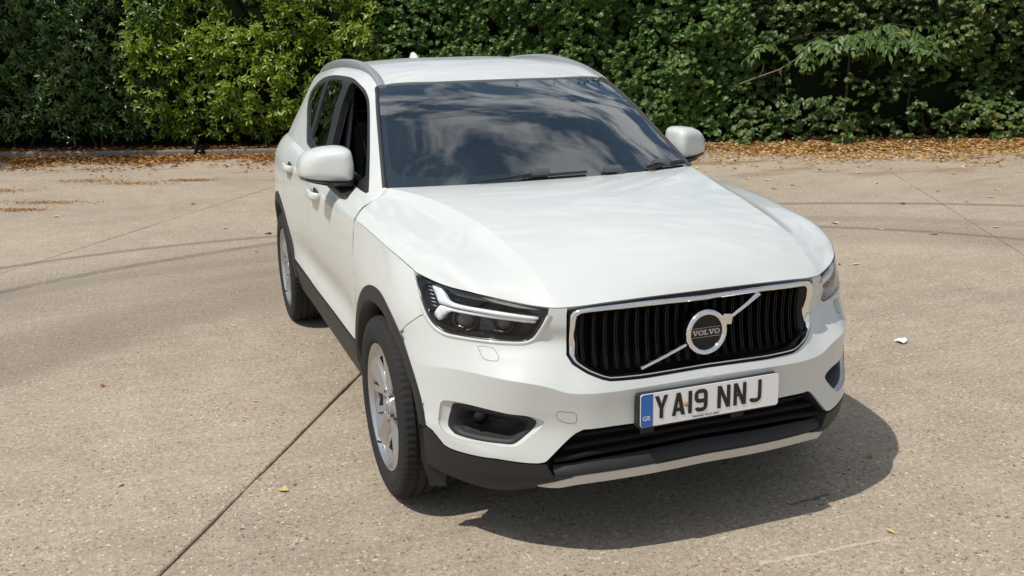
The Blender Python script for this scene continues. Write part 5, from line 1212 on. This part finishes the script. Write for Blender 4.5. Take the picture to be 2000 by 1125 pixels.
# overhanging tree at the far left; its crown shades the dark laurel
def shade_tree():
    base = np.array(ab(-11.9, kerb_b(-11.9)+1.5, .1)); root = tag(empty('overhanging_tree', base), 'tree standing inside the dark laurel hedge, its crown above the picture', 'tree')
    m = MB(); m.tube([(0, 0, 0), (.1, -.05, 1.2), (-.15, -.2, 2.6), (-.6, -.6, 3.8), (-1.6, -1.5, 4.9)], .11, 10, scale=[1.3, 1, .85, .65, .35]); m.build('trunk', M['bark'], root)
    r2 = np.random.default_rng(5); pos, dr, nm, sz, tn = [], [], [], [], []
    for k in range(165):
        v = r2.normal(0, 1, 3); v /= np.linalg.norm(v); c = np.array([-2.35, -2.2, 5.05])+v*np.array([2.2, 2.3, 1.2])*r2.uniform(.4, 1)
        if k % 10 == 0: m = MB(); m.tube([(-.6, -.6, 3.8), tuple((np.array([-.6, -.6, 3.8])+c)/2+np.array([0, 0, .15])), tuple(c)], .025, 6, scale=[1.2, .8, .4]); m.build('limb', M['bark'], root)
        for q in range(24):
            pos.append(c+r2.normal(0, .17, 3)); dr.append(r2.normal(0, 1, 3)+np.array([0, 0, -.3])); nm.append(np.array([0, 0, 1.])+r2.normal(0, .5, 3)); sz.append(r2.uniform(.08, .13)); tn.append(np.clip(r2.normal(.4, .18), 0, 1))
    link('crown', leaf_mesh('crown', 'heart', np.array(pos), np.array(dr), np.array(nm), np.array(sz), np.array(tn)), M['ivy'], root)['kind'] = 'stuff'
shade_tree()

# ------------------------------------------------------------------ leaf litter
M['litter'] = leaf_mat('dry_leaves', [(0, (.060, .028, .014)), (.35, (.24, .11, .040)), (.65, (.42, .215, .075)), (.9, (.55, .34, .13)), (1, (.55, .42, .20))], .12, .7, .25)
M['litter_y'] = leaf_mat('yellow_dry_leaves', [(0, (.18, .095, .04)), (.3, (.44, .26, .10)), (.65, (.62, .42, .19)), (1, (.70, .56, .32))], .15, .65, .25)
def litter(name, label, n, fa, fb, mt, size=(.04, .085), zf=lambda a, b: 0.0, tb=.45, kind='dry', seed=0):
    r = np.random.default_rng(seed); P = []; Dd = []; Nn = []; S_ = []; T = []
    while len(P) < n:
        a, b = fa(r), None; b = fb(r, a)
        if b is None: continue
        th = r.uniform(0, 6.28); P.append(ab(a, b, zf(a, b)+abs(r.normal(0, .012))+.003)); Dd.append((math.cos(th), math.sin(th), r.normal(0, .22))); Nn.append((r.normal(0, .33), r.normal(0, .33), 1)); S_.append(r.uniform(*size)); T.append(np.clip(r.normal(tb, .2), 0, 1))
    o = link(name, leaf_mesh(name, kind, np.array(P), np.array(Dd), np.array(Nn), np.array(S_), np.array(T)), mt)
    tag(o, label, 'leaf litter', kind='stuff')
def drift(w, nz, cut):
    def f(r, a):
        k = r.exponential(w); b = kerb_b(a)-.02-k
        q = mnoise.noise((a*.9, b*1.1, 3.3))+.5*mnoise.noise((a*3, b*3, 1.1))
        return b if q*nz+1-k*cut > r.random() else None
    return f
litter('leaf_litter', 'brown dry leaves drifted along the kerb at the left', 15000, lambda r: r.uniform(-13, -3.2), drift(.62, .9, .34), M['litter'], tb=.56, seed=31)
litter('leaf_litter', 'orange and yellow fallen leaves heaped along the kerb at the right', 13000, lambda r: (r.normal(3.6, 1.5) if r.random() < .68 else r.uniform(-3.2, 8)), drift(.62, .9, .36), M['litter_y'], tb=.5, seed=32, zf=lambda a, b: max(0, .09-.12*(kerb_b(a)-b)))
litter('bed_litter', 'dry leaves scattered over the soil behind the kerb', 2600, lambda r: r.uniform(-13, 8), lambda r, a: kerb_b(a)+abs(r.normal(.0, .38))+.01, M['litter'], tb=.40, seed=33, zf=lambda a, b: .115)
def patchy(cs):
    def f(r, a): return None
    return f
PATCH = [(-2.0, 10.75, .55, .20), (-1.2, 10.65, .35, .12), (-2.95, 9.35, .5, .16), (-3.3, 8.9, .45, .13), (-2.6, 11.4, .6, .2), (-3.7, 10.9, .5, .2)]
def crumbs():
    r = np.random.default_rng(40); P = []; Dd = []; Nn = []; S_ = []; T = []
    for cx, cy, w, h in PATCH:
        for _ in range(420):
            a, b = r.normal(0, w*.55), r.normal(0, h*.55); p = np.array((cx, cy))+a*NV+b*DV
            th = r.uniform(0, 6.28); P.append((p[0], p[1], .004+abs(r.normal(0, .004)))); Dd.append((math.cos(th), math.sin(th), r.normal(0, .1))); Nn.append((r.normal(0, .2), r.normal(0, .2), 1)); S_.append(r.uniform(.012, .038)); T.append(np.clip(r.normal(.66, .16), 0, 1))
    tag(link('leaf_crumbs', leaf_mesh('leaf_crumbs', 'dry', np.array(P), np.array(Dd), np.array(Nn), np.array(S_), np.array(T)), M['litter']), 'brown patches of crushed leaf crumbs on the concrete at left', 'leaf litter', kind='stuff')
crumbs()
# single leaves blown over the concrete
LEAFM = {}
def leaf_variant(i):
    r = np.random.default_rng(200+i); kind = ('dry', 'oval', 'dry', 'heart')[i % 4]; V, F = tmpl(kind); V = V.copy(); V[:, 2] = abs(V[:, 2])*r.uniform(.4, 1.3)+.06*abs(V[:, 0])*r.uniform(0, 2)
    return mkmesh('fallen_leaf', V, F)
COLS = {'pale': (.62, .52, .36), 'yellow': (.60, .47, .16), 'tan': (.40, .24, .10), 'brown': (.10, .062, .036), 'rust': (.36, .10, .045)}
LMS = {k: mat(k+'_leaf', c, .75, spec=.2) for k, c in COLS.items()}
LV = {}
def put_leaf(x, y, size, colour, label, group, rz, var):
    key = (var, colour)
    if key not in LV: LV[key] = leaf_variant(var); LV[key].materials.append(LMS[colour])
    o = D2.objects.new('fallen_leaf', LV[key]); COL.objects.link(o); o.location = (x, y, .004); o.scale = (size,)*3; o.rotation_euler = (0, 0, rz)
    tag(o, label, 'leaf', group)
NAMED = [(-2.013, 1.781, .055, 'rust', 'rust-red curled leaf on the concrete left of the car'), (-1.271, 1.221, .050, 'yellow', 'pale yellow leaf on the concrete beside the front wheel, left of the slab joint'), (-1.885, .487, .045, 'yellow', 'small yellow leaf near the lower left corner of the yard'), (-1.298, .174, .055, 'yellow', 'yellow leaf on the concrete right of the slab joint, below the front wheel'), (.985, -.50, .062, 'tan', 'tan leaf lying inside the shadow of the car front'), (.646, -1.042, .055, 'yellow', 'bright yellow leaf in the sunlit lower right corner'), (4.05, 5.05, .10, 'tan', 'large tan leaf lying behind the right front wing of the car')]
for k, (x, y, sz_, c, lb) in enumerate(NAMED): put_leaf(x, y, sz_*.75, c, lb, None, k*1.3, k % 4)
r = np.random.default_rng(77); cnt = 0
while cnt < 120:
    if cnt < 75: a, b = r.uniform(-1.5, 5.5), r.uniform(3.2, 10.5)
    else: a, b = r.uniform(-9.5, -1.0), r.uniform(1.0, 10.5)
    x, y, _ = ab(a, b)
    if -1.15 < x < 1.3 and -1.1 < y < 3.9: continue
    c = ('pale', 'pale', 'yellow', 'tan', 'brown', 'pale')[r.integers(6)]
    put_leaf(x, y, r.uniform(.04, .08), c, f'small {c} leaf lying on the open concrete '+('right' if cnt < 75 else 'left')+' of the car', f'{c} leaves scattered '+('right' if cnt < 75 else 'left')+' of the car', r.uniform(0, 6.28), int(r.integers(4))); cnt += 1
# torn paper and a dark rag
r = np.random.default_rng(3); m = MB(); n = 9; V = []; F = []
for i in range(n):
    for j in range(6):
        V.append(((i/(n-1)-.5)*.075*(1-.35*abs(j/5-.4))+r.normal(0, .003), (j/5-.5)*.055+r.normal(0, .003), .006+.018*abs(math.sin(i*1.1+j*.9))*(1-abs(j/5-.5))+r.normal(0, .0015)))
for i in range(n-1):
    for j in range(5): F.append((i*6+j, (i+1)*6+j, (i+1)*6+j+1, i*6+j+1))
o = m.add(V, F).build('paper_scrap', mat('white_paper', (.8, .79, .80), .8), smooth=False); o.location = (2.23, .684, .002); o.rotation_euler = (0, 0, .3); tag(o, 'scrap of crumpled white paper on the concrete right of the car', 'litter')
V = []; F = []; r = np.random.default_rng(8); kp = np.array(ab(-8.08, kerb_b(-8.08)-.10, 0))
for i in range(14):
    t = i/13
    for j in range(8):
        s_ = j/7-.5; a_ = s_*.22+(.16*t); b_ = .30*t-.02; z = (.02+.13*min(1, max(0, (t-.25)*3)))+.025*math.sin(j*1.7+i*.9)+.012
        V.append(np.array(ab(a_+r.normal(0, .008), b_+r.normal(0, .008), z+r.normal(0, .006))))
for i in range(13):
    for j in range(7): F.append((i*8+j, (i+1)*8+j, (i+1)*8+j+1, i*8+j+1))
o = MB().add(V, F).build('discarded_rag', mat('black_cloth', (.004, .0035, .004), .95, spec=.05)); o.location = kp; tag(o, 'crumpled black rag hanging over the kerb in the brown leaves', 'rag')

# bits of leaf caught along the top of the windscreen
r = np.random.default_rng(12)
for u_, v_ in ((.30, 2.96), (.36, 2.94), (1.35, 2.97), (1.75, 2.96), (1.85, 2.95), (2.3, 2.96), (2.55, 2.95), (2.75, 2.97), (2.95, 2.95), (3.15, 2.96), (3.3, 2.92), (3.45, 2.95)):
    p = on(WS, [(u_, v_-.05)], .003)[0][0]; put_leaf(p[0], p[1], r.uniform(.014, .028), 'brown', 'dark leaf fragment caught along the top edge of the windscreen', 'leaf bits on the windscreen', r.uniform(0, 6.28), int(r.integers(4)))
    o = COL.objects[-1]; o.location.z = p[2]; o.rotation_euler = (R_(28), 0, o.rotation_euler[2])
